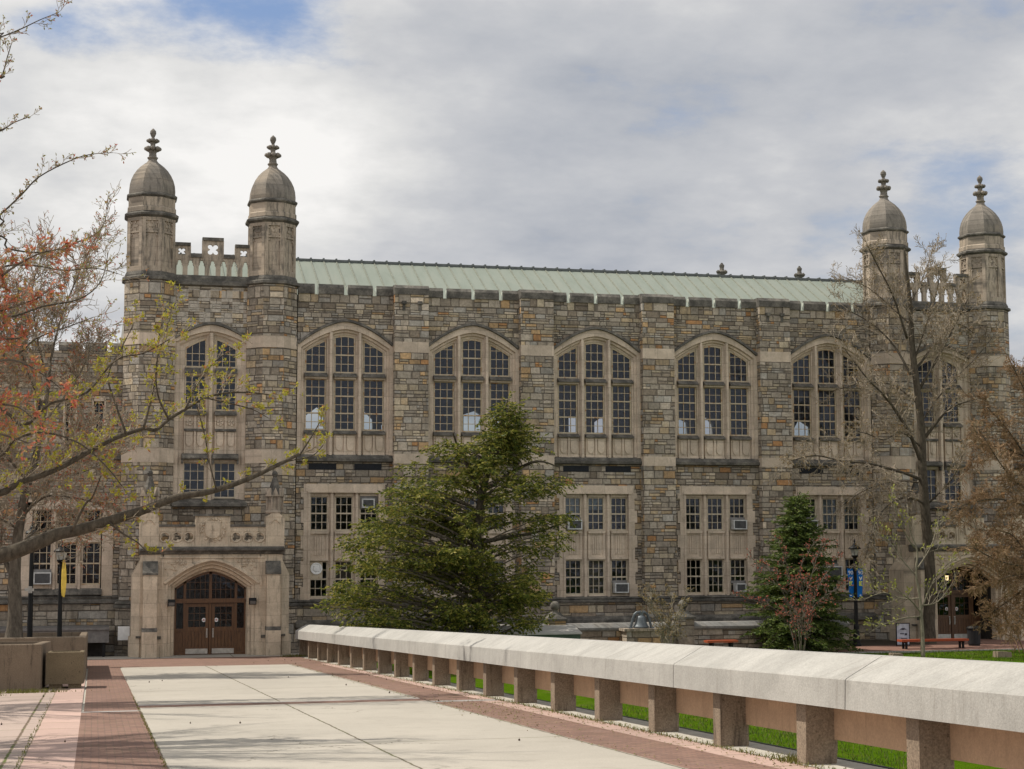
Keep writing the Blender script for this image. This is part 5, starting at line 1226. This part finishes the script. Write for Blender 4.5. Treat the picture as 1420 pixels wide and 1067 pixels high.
# ---- red budded shrub in front of the spruce, bare shrubs
def shrub(label, base, stems, P, bud, bud_p, bl, twm=TWIGM, seed=3, name='shrub', L0=.7, sp=.2, r0=.04):
    rn = random.Random(seed); T = thing(name, label, 'shrub', base); tr, tw, tips = MB(), MB(), []
    for pts in stems: limb(tr, tw, rn, pts, r0, .012, sp, L0, 2, P, tips, .25, 6)
    tr.build('stems', twm, T, smooth=True); tw.build('twigs', twm, T); lf = MB()
    for p, d, L in tips:
        if rn.random() < bud_p: leaf_at(lf, rn, p, d, rn.uniform(.6, 1.2)*bl, bl*.7, 0, .9); 
    lf.build('buds', bud, T); return T
REDL = leafmat('red_bud', [(0, (.38, .08, .055)), (.5, (.46, .15, .10)), (1, (.33, .10, .07))])
PS2 = dict(wob=.3, up=.06, rmin=.0085, n=4, t0=.25, ang=.7, ratio=.6, lift=.2, rmax=.02)
Y = 62.; b0 = at(1110, 906, Y); b0.z = 0
shrub('multi stemmed shrub with red buds standing in front of the dark spruce', b0, [[b0+Vector((dx_, 0, 0))]+[at(x, y, Y+dy) for x, y in pts] for dx_, dy, pts in [(0, 0, [(1112, 870), (1115, 830), (1110, 790), (1122, 765)]), (-.1, -.6, [(1100, 860), (1085, 820), (1065, 790), (1050, 780)]), (.1, .6, [(1122, 860), (1135, 815), (1150, 790), (1160, 770)]), (-.15, .8, [(1095, 870), (1075, 845), (1050, 835), (1036, 830)]), (.05, -.9, [(1125, 850), (1140, 830), (1165, 815)]), (0, 1, [(1105, 850), (1095, 800), (1085, 765)]), (.0, -1, [(1110, 850), (1125, 800), (1135, 765)])]], PS2, REDL, .28, .085, BARK, 3, 'red_shrub', .62, .22, .024)
Y = 63.5; b0 = at(925, 893, Y); b0.z = 0
shrub('leafless tan shrub growing beside the iron bell', b0, [[b0+Vector((dx_, 0, 0))]+[at(x, y, Y+dy) for x, y in pts] for dx_, dy, pts in [(0, 0, [(925, 870), (920, 845), (912, 830)]), (-.2, .5, [(915, 868), (905, 850), (895, 835)]), (.2, -.4, [(935, 865), (942, 848), (948, 832)]), (.1, .6, [(928, 860), (932, 842), (930, 828)]), (-.1, -.6, [(918, 862), (905, 845), (903, 828)])]], PS2, leafmat('tan_bud', [(0, (.26, .18, .07)), (1, (.34, .25, .1))]), .4, .07, PALEB, 8, 'bare_shrub', .6, .18, .028)
Y = 63.; b0 = at(1420, 898, Y); b0.z = 0
shrub('brown leafless shrub beside the shaded doorway', b0, [[b0+Vector((dx_, 0, 0))]+[at(x, y, Y+dy) for x, y in pts] for dx_, dy, pts in [(0, 0, [(1410, 880), (1395, 860), (1380, 848)]), (-.2, .5, [(1405, 885), (1385, 875), (1375, 862)]), (.2, -.4, [(1420, 870), (1412, 840), (1405, 820)]), (.1, .6, [(1425, 860), (1422, 835), (1418, 810)])]], PS2, leafmat('brown_bud_leaf', [(0, (.2, .1, .04)), (1, (.26, .15, .06))]), .4, .07, TWIGB, 9, 'brown_shrub', .7, .14, .03)
# ---- far bare tree behind the hall on the right
rn = random.Random(31); T = thing('far_tree', 'distant bare tree showing beyond the last domed turret', 'tree', (62, 98, 0)); tr, tw, tips = MB(), MB(), []
tk = [Vector((61.5, 98, z)) for z in (0, 5, 9, 13, 17)]; tr.tube(tk, [.4, .35, .25, .15, .05], 8)
for k in range(16):
    a = rn.uniform(0, 6.28); z = rn.uniform(6, 15); p = Vector((61.5, 98, z)); q = [p, p+Vector((2*math.cos(a), 2*math.sin(a), 1.2)), p+Vector((4*math.cos(a), 4*math.sin(a), 2.8))]; limb(tr, tw, rn, q, .08, .02, .5, 1.8, 2, PB, tips, .2, 5)
tr.build('trunk', BARKD, T); tw.build('twigs', BARKD, T)

# ---- evergreens
def spray(lf, rn, p, d, L, n, sz, droop):
    'one flat drooping branchlet set with short needle sprays'
    q = p.copy(); dd = d.normalized()
    for i in range(n):
        dd = (dd+Vector((0, 0, -droop))+rv(rn)*.12).normalized(); q = q+dd*(L/n)
        for s_ in (-1, 1):
            side = dd.cross(Vector((0, 0, 1))); 
            if side.length < .1: side = Vector((1, 0, 0))
            side.normalize(); e = (dd*.75+side*s_*.8+Vector((0, 0, rn.uniform(-.7, .5)))).normalized()
            l_ = sz*rn.uniform(.7, 1.3); wv = e.cross(rv(rn)).normalized()*sz*.21
            lf.add([q, q+e*l_*.45+wv, q+e*l_, q+e*l_*.45-wv], [(0, 1, 2, 3)])
def evergreen(T, rn, leader, nb, lenf, pitch, droop, sz, z0, brk, foliage, bl_step=.16, bl_len=.6, tr_r=.2, dens=1., gap=0.):
    tr, lf, tw = MB(), MB(), MB(); S_ = smooth_path(leader, 6); N = len(S_); tr.tube(S_, [tr_r*(1-i/(N-1))**.8+.015 for i in range(N)], 10)
    H = S_[-1].z
    for k in range(nb):
        z = z0+(H-z0)*((k+rn.random())/nb)**1.15; i = min(range(N), key=lambda j: abs(S_[j].z-z)); p = S_[i].copy(); p.z = z
        a = k*2.399+rn.uniform(-.3, .3); L = lenf(z, a)*rn.uniform(.72, 1.08)
        if L < .15: continue
        d = Vector((math.cos(a), math.sin(a), pitch(z)+rn.uniform(-.15, .15))).normalized(); n = max(3, int(L/.3)); pts = [p.copy()]; dd = d
        for j in range(n):
            dd = (dd+Vector((0, 0, -droop*(.6+.8*j/n)))+rv(rn)*.09).normalized(); p = p+dd*(L/n); pts.append(p.copy())
        r_ = .012+.014*L; tw.tube(pts, [r_*(1-.8*j/n) for j in range(n+1)], 4, False)
        s = L*(.12+gap*rn.random()*.5); 
        while s < L:
            f = s/L*n; j = min(int(f), n-1); q = pts[j].lerp(pts[j+1], f-j); ax = (pts[j+1]-pts[j]).normalized()
            for s_ in (-1, 1):
                if rn.random() > dens: continue
                side = ax.cross(Vector((0, 0, 1))).normalized()*s_; bd = (ax*.65+side*.8+Vector((0, 0, rn.uniform(-.15, .2)))).normalized()
                l_ = bl_len*(1.1-.65*s/L)*rn.uniform(.5, 1.15)*min(1, L/1.5+.3)
                spray(lf, rn, q, bd, l_, max(2, int(l_/(sz*.55))), sz, droop*1.2)
            s += bl_step*rn.uniform(.7, 1.3)
        spray(lf, rn, pts[-1], (pts[-1]-pts[-2]).normalized(), bl_len*.6, 4, sz, droop)
    tr.build('trunk', brk, T, smooth=True); tw.build('branches', brk, T); lf.build('foliage', foliage, T)
HEM = leafmat('hemlock_leaf', [(0, (.038, .058, .012)), (.4, (.10, .122, .018)), (.75, (.21, .21, .032)), (1, (.36, .30, .075))], .4)
rn = random.Random(17); Y = 61.
ld = [at(667, 925, Y), at(667, 860, Y), at(664, 800, Y), at(661, 750, Y), at(668, 690, Y), at(680, 640, Y), at(695, 590, Y), at(703, 556, Y)]; ld[0].z = -.05
T = thing('hemlock_tree', 'large drooping evergreen tree in front of the hall behind the railing', 'tree', ld[0])
OUT = [(703, 553), (722, 570), (738, 600), (752, 632), (770, 650), (787, 648), (778, 690), (792, 712), (806, 735), (780, 762), (762, 790), (768, 822), (764, 862), (705, 884), (560, 884), (470, 874), (454, 850), (460, 800), (478, 765), (482, 735), (518, 712), (538, 690), (540, 650), (550, 608), (572, 600), (600, 606), (640, 612), (672, 606), (690, 575)]
def inside(x, y):
    c = False
    for (xa_, ya_), (xb_, yb_) in zip(OUT, OUT[1:]+OUT[:1]):
        if (ya_ > y) != (yb_ > y) and x < (xb_-xa_)*(y-ya_)/(yb_-ya_)+xa_: c = not c
    return c
tr, lf, tw = MB(), MB(), MB(); S_ = smooth_path(ld, 6); N = len(S_); tr.tube(S_, [.26*(1-i/(N-1))**.8+.02 for i in range(N)], 10)
for q in ([(664, 755), (640, 735), (612, 722), (590, 712)], [(668, 752), (705, 745), (745, 738), (790, 722)], [(668, 690), (650, 650), (635, 620), (628, 600)], [(662, 760), (630, 775), (590, 770), (540, 760)], [(672, 680), (710, 655), (745, 640), (775, 648)]):
    tr.tube(smooth_path([at(x, y, Y+rn.uniform(-.6, .6)) for x, y in q]), [.1-.08*i/12 for i in range(13)], 6)
cnt = 0
while cnt < 420:
    x, y = (rn.uniform(450, 810), rn.uniform(550, 888)) if rn.random() < .88 else (rn.uniform(660, 770), rn.uniform(550, 660))
    if not inside(x, y): continue
    if 688 < x < 775 and 630 < y < 800 and rn.random() < .72: continue      # thin, see-through side
    if 540 < x < 680 and y < 700 and rn.random() < .3: continue
    if math.sin(x*.045+1.3)*math.sin(y*.06+.4) > .5 and rn.random() < .85: continue     # gaps between boughs
    x += rn.gauss(0, 7); y += rn.gauss(0, 5)
    cnt += 1; hw_ = 2.6*min(1, (y-540)/180); yy = Y+hw_*rn.uniform(-1, 1)
    e = at(x, y, yy); hd_ = (e-Vector((S_[0].x, Y, e.z))).length
    zt = min(max(e.z-.28*hd_+rn.uniform(-.2, .4), .5), 9.6); i = min(range(N), key=lambda j: abs(S_[j].z-zt)); p = S_[i].copy()
    L = (e-p).length
    if L < .3: p = p+Vector((rn.uniform(-.4, .4), rn.uniform(-.4, .4), -.3)); L = (e-p).length+.01
    n = max(4, int(L/.35)); m_ = p.lerp(e, .55)+Vector((0, 0, .12*L)); pts = []
    for j in range(n+1):
        t = j/n; pts.append(p*(1-t)**2+m_*2*t*(1-t)+e*t*t+rv(rn)*.03)
    tw.tube(pts, [(.012+.009*L)*(1-.85*j/n) for j in range(n+1)], 4, False)
    st = max(.3, 1-1.5/max(L, .1)); s_len = L*st
    while s_len < L:
        f = s_len/L*n; j = min(int(f), n-1); q = pts[j].lerp(pts[j+1], f-j); ax = (pts[j+1]-pts[j]).normalized()
        for sg in (-1, 1):
            side = ax.cross(Vector((0, 0, 1))).normalized()*sg; bd = (ax*.6+side*.7+Vector((0, 0, rn.uniform(-.8, .55)))+rv(rn)*.3).normalized()
            l_ = .62*(1.15-.6*s_len/L)*rn.uniform(.45, 1.2); spray(lf, rn, q, bd, l_, max(2, int(l_/.085)), .145, .1)
        s_len += .135*rn.uniform(.7, 1.4)
    spray(lf, rn, pts[-1], (pts[-1]-pts[-2]).normalized(), .4, 4, .165, .12)
tr.build('trunk', BARKD, T, smooth=True); tw.build('branches', BARK, T); lf.build('foliage', HEM, T)
SPR = leafmat('spruce_leaf', [(0, (.04, .065, .016)), (.5, (.075, .11, .022)), (1, (.14, .165, .035))], .3)
rn = random.Random(23); b0 = at(1104, 897, 66.); b0.z = 0; tp = at(1106, 683, 66.)
T = thing('spruce_tree', 'dark conical spruce standing before the hall', 'tree', b0)
evergreen(T, rn, [b0, b0.lerp(tp, .5), tp], 330, lambda z, a: max(.05, 2.75*(1-z/tp.z)**.95+.08)*(1+.12*math.sin(3*a+z*2)), lambda z: -.05+.06*z, .03, .15, .25, BARKD, SPR, .12, .55, .13, 1., .1)

# ---- trees at the left: one planted in the long planter, one nearer with its trunk beyond the frame
PA = dict(wob=.33, up=.06, rmin=.008, n=5, t0=.2, ang=.7, ratio=.6, lift=.3, rmax=.03)
REDA = leafmat('red_leaf', [(0, (.40, .085, .055)), (.4, (.50, .17, .10)), (.7, (.42, .22, .10)), (1, (.33, .30, .06))], .4)
YELA = leafmat('yellow_green_leaf', [(0, (.30, .30, .03)), (.55, (.46, .42, .05)), (.86, (.40, .34, .08)), (1, (.46, .16, .08))], .45)
def tuft(lf, rn, p, d, n, sz, droop=.2):
    for k in range(n): leaf_at(lf, rn, p+rv(rn)*.02, d, sz*rn.uniform(.6, 1.2), sz*.42, droop, 1.1)
rn = random.Random(41); YA = 53.
b0 = at(21, 885, YA); b0.z = 1.75
T = thing('maple_tree', 'budding maple with red young leaves growing in the long concrete planter', 'tree', b0)
tr, tw, tips = MB(), MB(), []
q = smooth_path([b0+Vector((-.05, 0, -.3)), at(21, 850, YA), at(20, 805, YA), at(24, 750, YA), at(34, 690, YA), at(50, 630, YA), at(62, 570, YA), at(70, 500, YA+.5)]); tr.tube(q, [.24-.19*(i/(len(q)-1))+.1*max(0, 1-i/3) for i in range(len(q))], 10)
for pts, r0, dy in [([(20, 805), (8, 780), (-10, 740), (-40, 690), (-70, 600)], .15, 1), ([(28, 720), (60, 690), (100, 690), (140, 700)], .07, -1.5), ([(45, 650), (80, 630), (120, 600), (150, 590)], .07, 1.5), ([(40, 670), (15, 640), (-20, 600), (-50, 560)], .08, -1), ([(58, 590), (90, 550), (115, 510), (135, 470)], .06, 1), ([(62, 570), (40, 520), (25, 470), (20, 420)], .06, -1.2), ([(70, 500), (85, 440), (105, 390), (125, 345)], .05, .6), ([(26, 735), (0, 720), (-30, 715)], .06, -1.5), ([(35, 690), (75, 665), (115, 655), (150, 640)], .06, 1.8), ([(24, 760), (55, 735), (95, 735), (125, 745)], .05, 1.4), ([(66, 530), (50, 460), (45, 400), (60, 350)], .05, 1.), ([(-40, 690), (-10, 620), (10, 570), (15, 520)], .07, 1.5), ([(-60, 640), (-30, 540), (0, 470), (10, 400)], .07, -1.)]:
    q = [at(p[0], p[1], YA+dy*i/(len(pts)-1)) for i, p in enumerate(pts)]
    limb(tr, tw, rn, q, r0*.7, .014, .085, 1.35, 2, PA, tips, .12)
tr.build('trunk', BARK, T, smooth=True); tw.build('twigs', TWIGM, T); lf = MB()
for p, d, L in tips:
    if rn.random() < .2: tuft(lf, rn, p, d, 3, .08)
lf.build('leaves', REDA, T)
rn = random.Random(47); YB = 38.
T = thing('maple_tree', 'near maple whose long limb with yellow green leaves reaches in front of the portal', 'tree', (-8.3, YB, dz(YB)))
tr, tw, tips = MB(), MB(), []; tipsr = []
tk = [Vector((-8.3, YB, dz(YB)-.2)), Vector((-8.25, YB, 3.2)), Vector((-8.1, YB, 4.8)), Vector((-8.0, YB, 7)), Vector((-8.2, YB+.3, 10)), Vector((-8., YB, 14))]
q = smooth_path(tk); tr.tube(q, [.36-.3*i/(len(q)-1) for i in range(len(q))], 12)
PBr = dict(wob=.3, up=.08, rmin=.0055, n=6, t0=.25, ang=.65, ratio=.58, lift=.35, rmax=.018)
tj = Vector((-8.1, YB, 4.6))
def lb(pts, r0, r1, dy, sp, L0, lvl, tp, st=.2, root=None):
    q = ([root] if root is not None else [])+[at(p[0], p[1], YB+dy*(i+1)/len(pts)) for i, p in enumerate(pts)]; limb(tr, tw, rn, q, r0, r1, sp, L0, lvl, PBr, tp, st, 8)
lb([(-60, 778), (0, 771), (52, 753), (79, 741), (105, 736), (138, 727), (180, 714), (204, 706), (245, 690), (291, 682), (340, 666), (381, 647), (415, 630)], .205, .035, 0, .5, .55, 1, tips, .62, tj)
lb([(415, 632), (428, 612), (440, 592), (446, 580)], .022, .01, 0, .3, .3, 1, tips, .2)
lb([(300, 679), (290, 640), (283, 600), (272, 560)], .02, .01, -.6, .3, .4, 1, tips)
lb([(360, 657), (375, 652), (400, 640), (432, 633), (448, 618)], .02, .01, .6, .3, .3, 1, tips)
lb([(100, 736), (118, 700), (128, 690), (140, 660)], .03, .012, -.8, .3, .5, 1, tips)
lb([(150, 724), (170, 740), (190, 752), (205, 765), (222, 766)], .025, .01, -.5, .25, .35, 1, tips)
lb([(-50, 690), (30, 668), (80, 650), (120, 628), (150, 612), (175, 602), (199, 595), (217, 596), (234, 582), (257, 568), (285, 552), (316, 545), (351, 545), (375, 548)], .085, .014, 1.2, .16, .8, 1, tips, .35, Vector((-8.05, YB, 6)))
lb([(199, 595), (208, 560), (217, 520), (219, 480), (226, 440)], .03, .008, .5, .22, .5, 1, tips)
lb([(234, 582), (219, 548), (217, 505), (230, 460), (243, 420)], .025, .008, -.6, .22, .5, 1, tips)
lb([(257, 568), (275, 530), (300, 500), (330, 480)], .025, .008, .8, .2, .5, 1, tips)
lb([(285, 552), (320, 560), (350, 568), (372, 580)], .02, .008, -.5, .2, .4, 1, tips)
lb([(175, 602), (160, 560), (150, 520), (170, 480), (185, 450)], .03, .008, 1, .22, .6, 1, tips)
lb([(-40, 560), (30, 590), (70, 560), (120, 545), (160, 500), (200, 490), (236, 470)], .045, .01, -1, .15, .7, 1, tips, .3, Vector((-8.05, YB, 7.5)))
lb([(-40, 640), (20, 610), (60, 600), (110, 615), (150, 650), (180, 690)], .04, .01, -1.6, .16, .7, 1, tips, .3, Vector((-8.05, YB, 6.6)))
lb([(-40, 430), (10, 440), (60, 425), (110, 415), (140, 390), (150, 350)], .04, .008, .8, .15, .75, 1, tipsr, .3, Vector((-8.1, YB, 9)))
lb([(-40, 400), (0, 372), (40, 368), (90, 375), (130, 372), (164, 380)], .035, .008, -.8, .15, .75, 1, tipsr, .3, Vector((-8.1, YB, 9.6)))
lb([(-30, 330), (10, 345), (60, 350), (110, 335), (140, 318), (150, 285)], .032, .007, .5, .15, .7, 1, tipsr, .3, Vector((-8.1, YB, 10)))
lb([(-30, 320), (0, 298), (30, 270), (55, 245), (100, 222), (128, 214), (156, 212)], .028, .007, -.5, .18, .45, 1, tipsr, .3, Vector((-8.1, YB, 10.4)))
lb([(-30, 60), (0, 52), (30, 40), (55, 28), (80, 18)], .025, .007, -.5, .2, .5, 1, tipsr, .3, Vector((-8., YB, 12.6)))
lb([(-30, 120), (0, 108), (10, 80), (16, 60)], .03, .008, .5, .2, .4, 1, tipsr, .3, Vector((-8., YB, 12.)))
lb([(-30, 190), (0, 182), (20, 170), (42, 162)], .03, .008, .5, .25, .4, 1, tipsr, .3, Vector((-8., YB, 11.5)))
lb([(-40, 480), (10, 500), (50, 470), (90, 455), (130, 440)], .035, .008, -1.6, .15, .7, 1, tipsr, .3, Vector((-8.1, YB, 8)))
# upper crown beyond the frame: it shades the plaza
for k in range(12):
    a = rn.uniform(-1.2, 1.6); z = 7.5+.5*k; p = Vector((-8.1, YB, z)); Lb = 4.2-.12*k
    q = [p, p+Vector((math.cos(a)*Lb*.5, math.sin(a)*Lb*.5, 1.0)), p+Vector((math.cos(a)*Lb, math.sin(a)*Lb, 2.4))]
    if at(0, 500, q[2].y).x > q[2].x+.3: limb(tr, tw, rn, q, .08, .015, .3, .9, 1, PBr, tipsr, .25, 6)
for k in range(14):
    a = rn.uniform(1.7, 5.2); z = 6+.55*k; p = Vector((-8.1, YB, z)); Lb = rn.uniform(3, 5)
    q = [p, p+Vector((math.cos(a)*Lb*.5, math.sin(a)*Lb*.5, 1.2)), p+Vector((math.cos(a)*Lb, math.sin(a)*Lb, 2.8))]; limb(tr, tw, rn, q, .09, .015, .35, 1., 1, PBr, tipsr, .25, 6)
tr.build('trunk', BARKD, T, smooth=True); tw.build('twigs', TWIGM, T)
lf = MB()
for p, d, L in tips:
    if rn.random() < .6: tuft(lf, rn, p, d, 3, .10)
lf.build('leaves', YELA, T); lf = MB()
for p, d, L in tipsr:
    if rn.random() < .45: tuft(lf, rn, p, d, 2, .08)
lf.build('young_leaves', leafmat('olive_bud_leaf', [(0, (.22, .20, .05)), (.6, (.30, .27, .07)), (.85, (.38, .16, .08)), (1, (.45, .1, .08))], .35), T)
# nearest tree: coral leaf clusters, trunk beyond the frame
rn = random.Random(53); YC = 27.
T = thing('maple_tree', 'closest maple with coral orange leaf clusters at the edge of the view', 'tree', (-7.6, YC, dz(YC)))
tr, tw, tips = MB(), MB(), []
q = smooth_path([Vector((-7.6, YC, dz(YC)-.2)), Vector((-7.5, YC, 4)), Vector((-7.6, YC, 6)), Vector((-7.4, YC, 9.5)), Vector((-7.6, YC, 13))]); tr.tube(q, [.3-.25*i/(len(q)-1) for i in range(len(q))], 10)
for pts, z in [([(-60, 420), (-20, 400), (20, 370), (60, 350), (95, 345)], 6.5), ([(-60, 460), (-20, 440), (20, 425), (50, 415), (70, 400)], 6.2), ([(-60, 520), (-20, 505), (20, 500), (60, 520), (85, 540)], 5.6), ([(-60, 560), (-10, 560), (25, 565), (45, 580)], 5.4), ([(-60, 610), (-20, 600), (10, 605), (40, 615)], 5.0), ([(-60, 380), (-10, 460), (20, 470), (35, 465)], 6.3)]:
    q = [Vector((-7.5, YC, z))]+[at(p[0], p[1], YC) for p in pts]; limb(tr, tw, rn, q, .04, .007, .11, .42, 1, PBr, tips, .5, 6)
for k in range(26):   # boughs over the plaza, above and left of the view, that stripe it with shade
    z = 7.5+.22*k; p = Vector((-7.5, YC, z*.85)); e = Vector((rn.uniform(-4.2, -2.0), YC+rn.uniform(-9, 5), z+rn.uniform(0, 1.5)))
    e.x = min(e.x, at(0, 300, e.y).x-.9)
    limb(tr, tw, rn, [p, p.lerp(e, .5)+Vector((0, 0, .4)), e], .07, .012, .16, 1.0, 1, PBr, [], .3, 6)
for k in range(16):
    a = rn.uniform(1.2, 5.4); z = 5+.5*k; p = Vector((-7.5, YC, z)); Lb = rn.uniform(2.5, 4.5)
    q = [p, p+Vector((math.cos(a)*Lb*.5, math.sin(a)*Lb*.5, 1.)), p+Vector((math.cos(a)*Lb, math.sin(a)*Lb, 2.2))]; limb(tr, tw, rn, q, .08, .012, .3, .9, 1, PBr, tips, .25, 6)
tr.build('trunk', BARK, T, smooth=True); tw.build('twigs', TWIGM, T); lf = MB()
for p, d, L in tips:
    if rn.random() < .5: tuft(lf, rn, p, d, 3, .10, .5)
lf.build('leaves', leafmat('coral_leaf', [(0, (.52, .14, .09)), (.5, (.55, .23, .14)), (.8, (.42, .26, .10)), (1, (.4, .34, .08))], .45), T)

# ================================================================== SMALL STUFF
rn = random.Random(61)
lf = MB()
for k in range(2600):
    y = rn.uniform(16, 66); x = rn.choice([8.26, 8.3, 7.9, 8.28, 6.9])+rn.gauss(0, .12)
    if rn.random() < .4: y = 16.03+2.81*rn.randint(0, 15)+rn.gauss(0, .5)
    if rn.random() < .12: x, y = rn.gauss(7.3, .3), rn.gauss(31, 2.2)
    z = dz(y)+.02; s_ = rn.uniform(.012, .03); a = rn.uniform(0, 6.28)
    lf.add([(x, y, z), (x+s_*math.cos(a), y+s_*math.sin(a), z+.008), (x+s_*1.6*math.cos(a+.7), y+s_*1.6*math.sin(a+.7), z), (x+s_*math.cos(a+1.4), y+s_*math.sin(a+1.4), z+.012)], [(0, 1, 2, 3)])
stuff(lf.build('fallen_leaves', leafmat('dry_leaf', [(0, (.20, .15, .07)), (.5, (.30, .23, .11)), (.8, (.16, .2, .04)), (1, (.12, .07, .03))], 0)), 'dry leaf litter and moss along the foot of the concrete railing')
gr = MB()
def blade(x, y, z, h):
    a = rn.uniform(0, 6.28); w_ = .006+h*.05; lx, ly = rn.gauss(0, h*.35), rn.gauss(0, h*.35)
    gr.add([(x-w_*math.cos(a), y-w_*math.sin(a), z), (x+w_*math.cos(a), y+w_*math.sin(a), z), (x+lx, y+ly, z+h)], [(0, 1, 2)])
for k in range(26000):
    y = rn.uniform(22, 46); x = 9.1+(y*.48-9.1+2)*rn.random(); blade(x, y, 0, rn.uniform(.05, .13))
for k in range(9000): blade(rn.uniform(24, 44), rn.uniform(58.5, 64.5), 0, rn.uniform(.05, .12))
for k in range(700): blade(rn.gauss(8.29, .05), 16.03+2.81*rn.randint(0, 18)+rn.gauss(0, .6), dz(40)*0+0, 0)
gr.build('grass', leafmat('grass_blade', [(0, (.05, .10, .008)), (.55, (.08, .13, .012)), (.85, (.14, .15, .03)), (1, (.26, .21, .09))], .3))
stuff(bpy.data.objects['grass'], 'bright green lawn blades beyond the railing')
gr = MB()
for cx_, cy_, sx, sy, n_, h_ in [(-.9, 22, .015, 8, 260, .04), (-1.6, 42.6, .5, .12, 500, .1), (.9, 28, .012, 7, 500, .03), (8.27, 26, .05, 9, 1500, .05), (8.35, 19.2, .08, .2, 200, .09), (-2.6, 41.2, .25, .15, 500, .1), (8.1, 69.2, .3, .2, 300, .1)]:
    for k in range(n_):
        y = rn.gauss(cy_, sy); x = rn.gauss(cx_, sx); 
        if y < 5: continue
        blade(x, y, dz(y)+.004, h_*rn.uniform(.4, 1.3))
stuff(gr.build('weeds', leafmat('weed_blade', [(0, (.10, .11, .02)), (.6, (.15, .15, .03)), (1, (.22, .2, .06))], .2)), 'weeds and moss in the paving joints')
pod = None
pods = [(588, 876), (637, 875), (745, 879), (1137, 940), (1308, 184)]
for (x, y) in [(207, 947), (225, 945), (400, 940), (264, 1004), (90, 1030), (2, 1006), (60, 967), (333, 1004), (430, 917), (449, 923), (461, 938), (480, 951), (497, 946), (512, 938), (536, 943), (587, 955), (410, 921), (404, 917), (608, 973), (540, 962), (720, 1028), (395, 916), (372, 917), (352, 920), (413, 925)]:
    d = FW+RT*((x-PW/2)/FPX)+UP*((PH/2-y)/FPX); t_ = (68.44*.0406-HC)/(d.z+.0406*d.y); p = d*t_+Vector((0, 0, HC))
    if pod is None:
        b = MB(); b.lathe([(.004, 0), (.018, .006), (.024, .02), (.018, .036), (.006, .044), (.003, .07)], 7); pod = o = b.build('seed_pod', plain('dry_pod', (.05, .03, .02), .8), None, p)
        tag(o, 'small dark round seed pod lying on the pale paving', 'seed pod', 'seed pods scattered on the paving')
    else: o = pod.copy(); COL.objects.link(o)
    o.location = p+Vector((0, 0, .005)); o.rotation_euler = (0, 0, rn.uniform(0, 6))
    s_ = rn.uniform(.5, .8); o.scale = (s_, s_, s_)
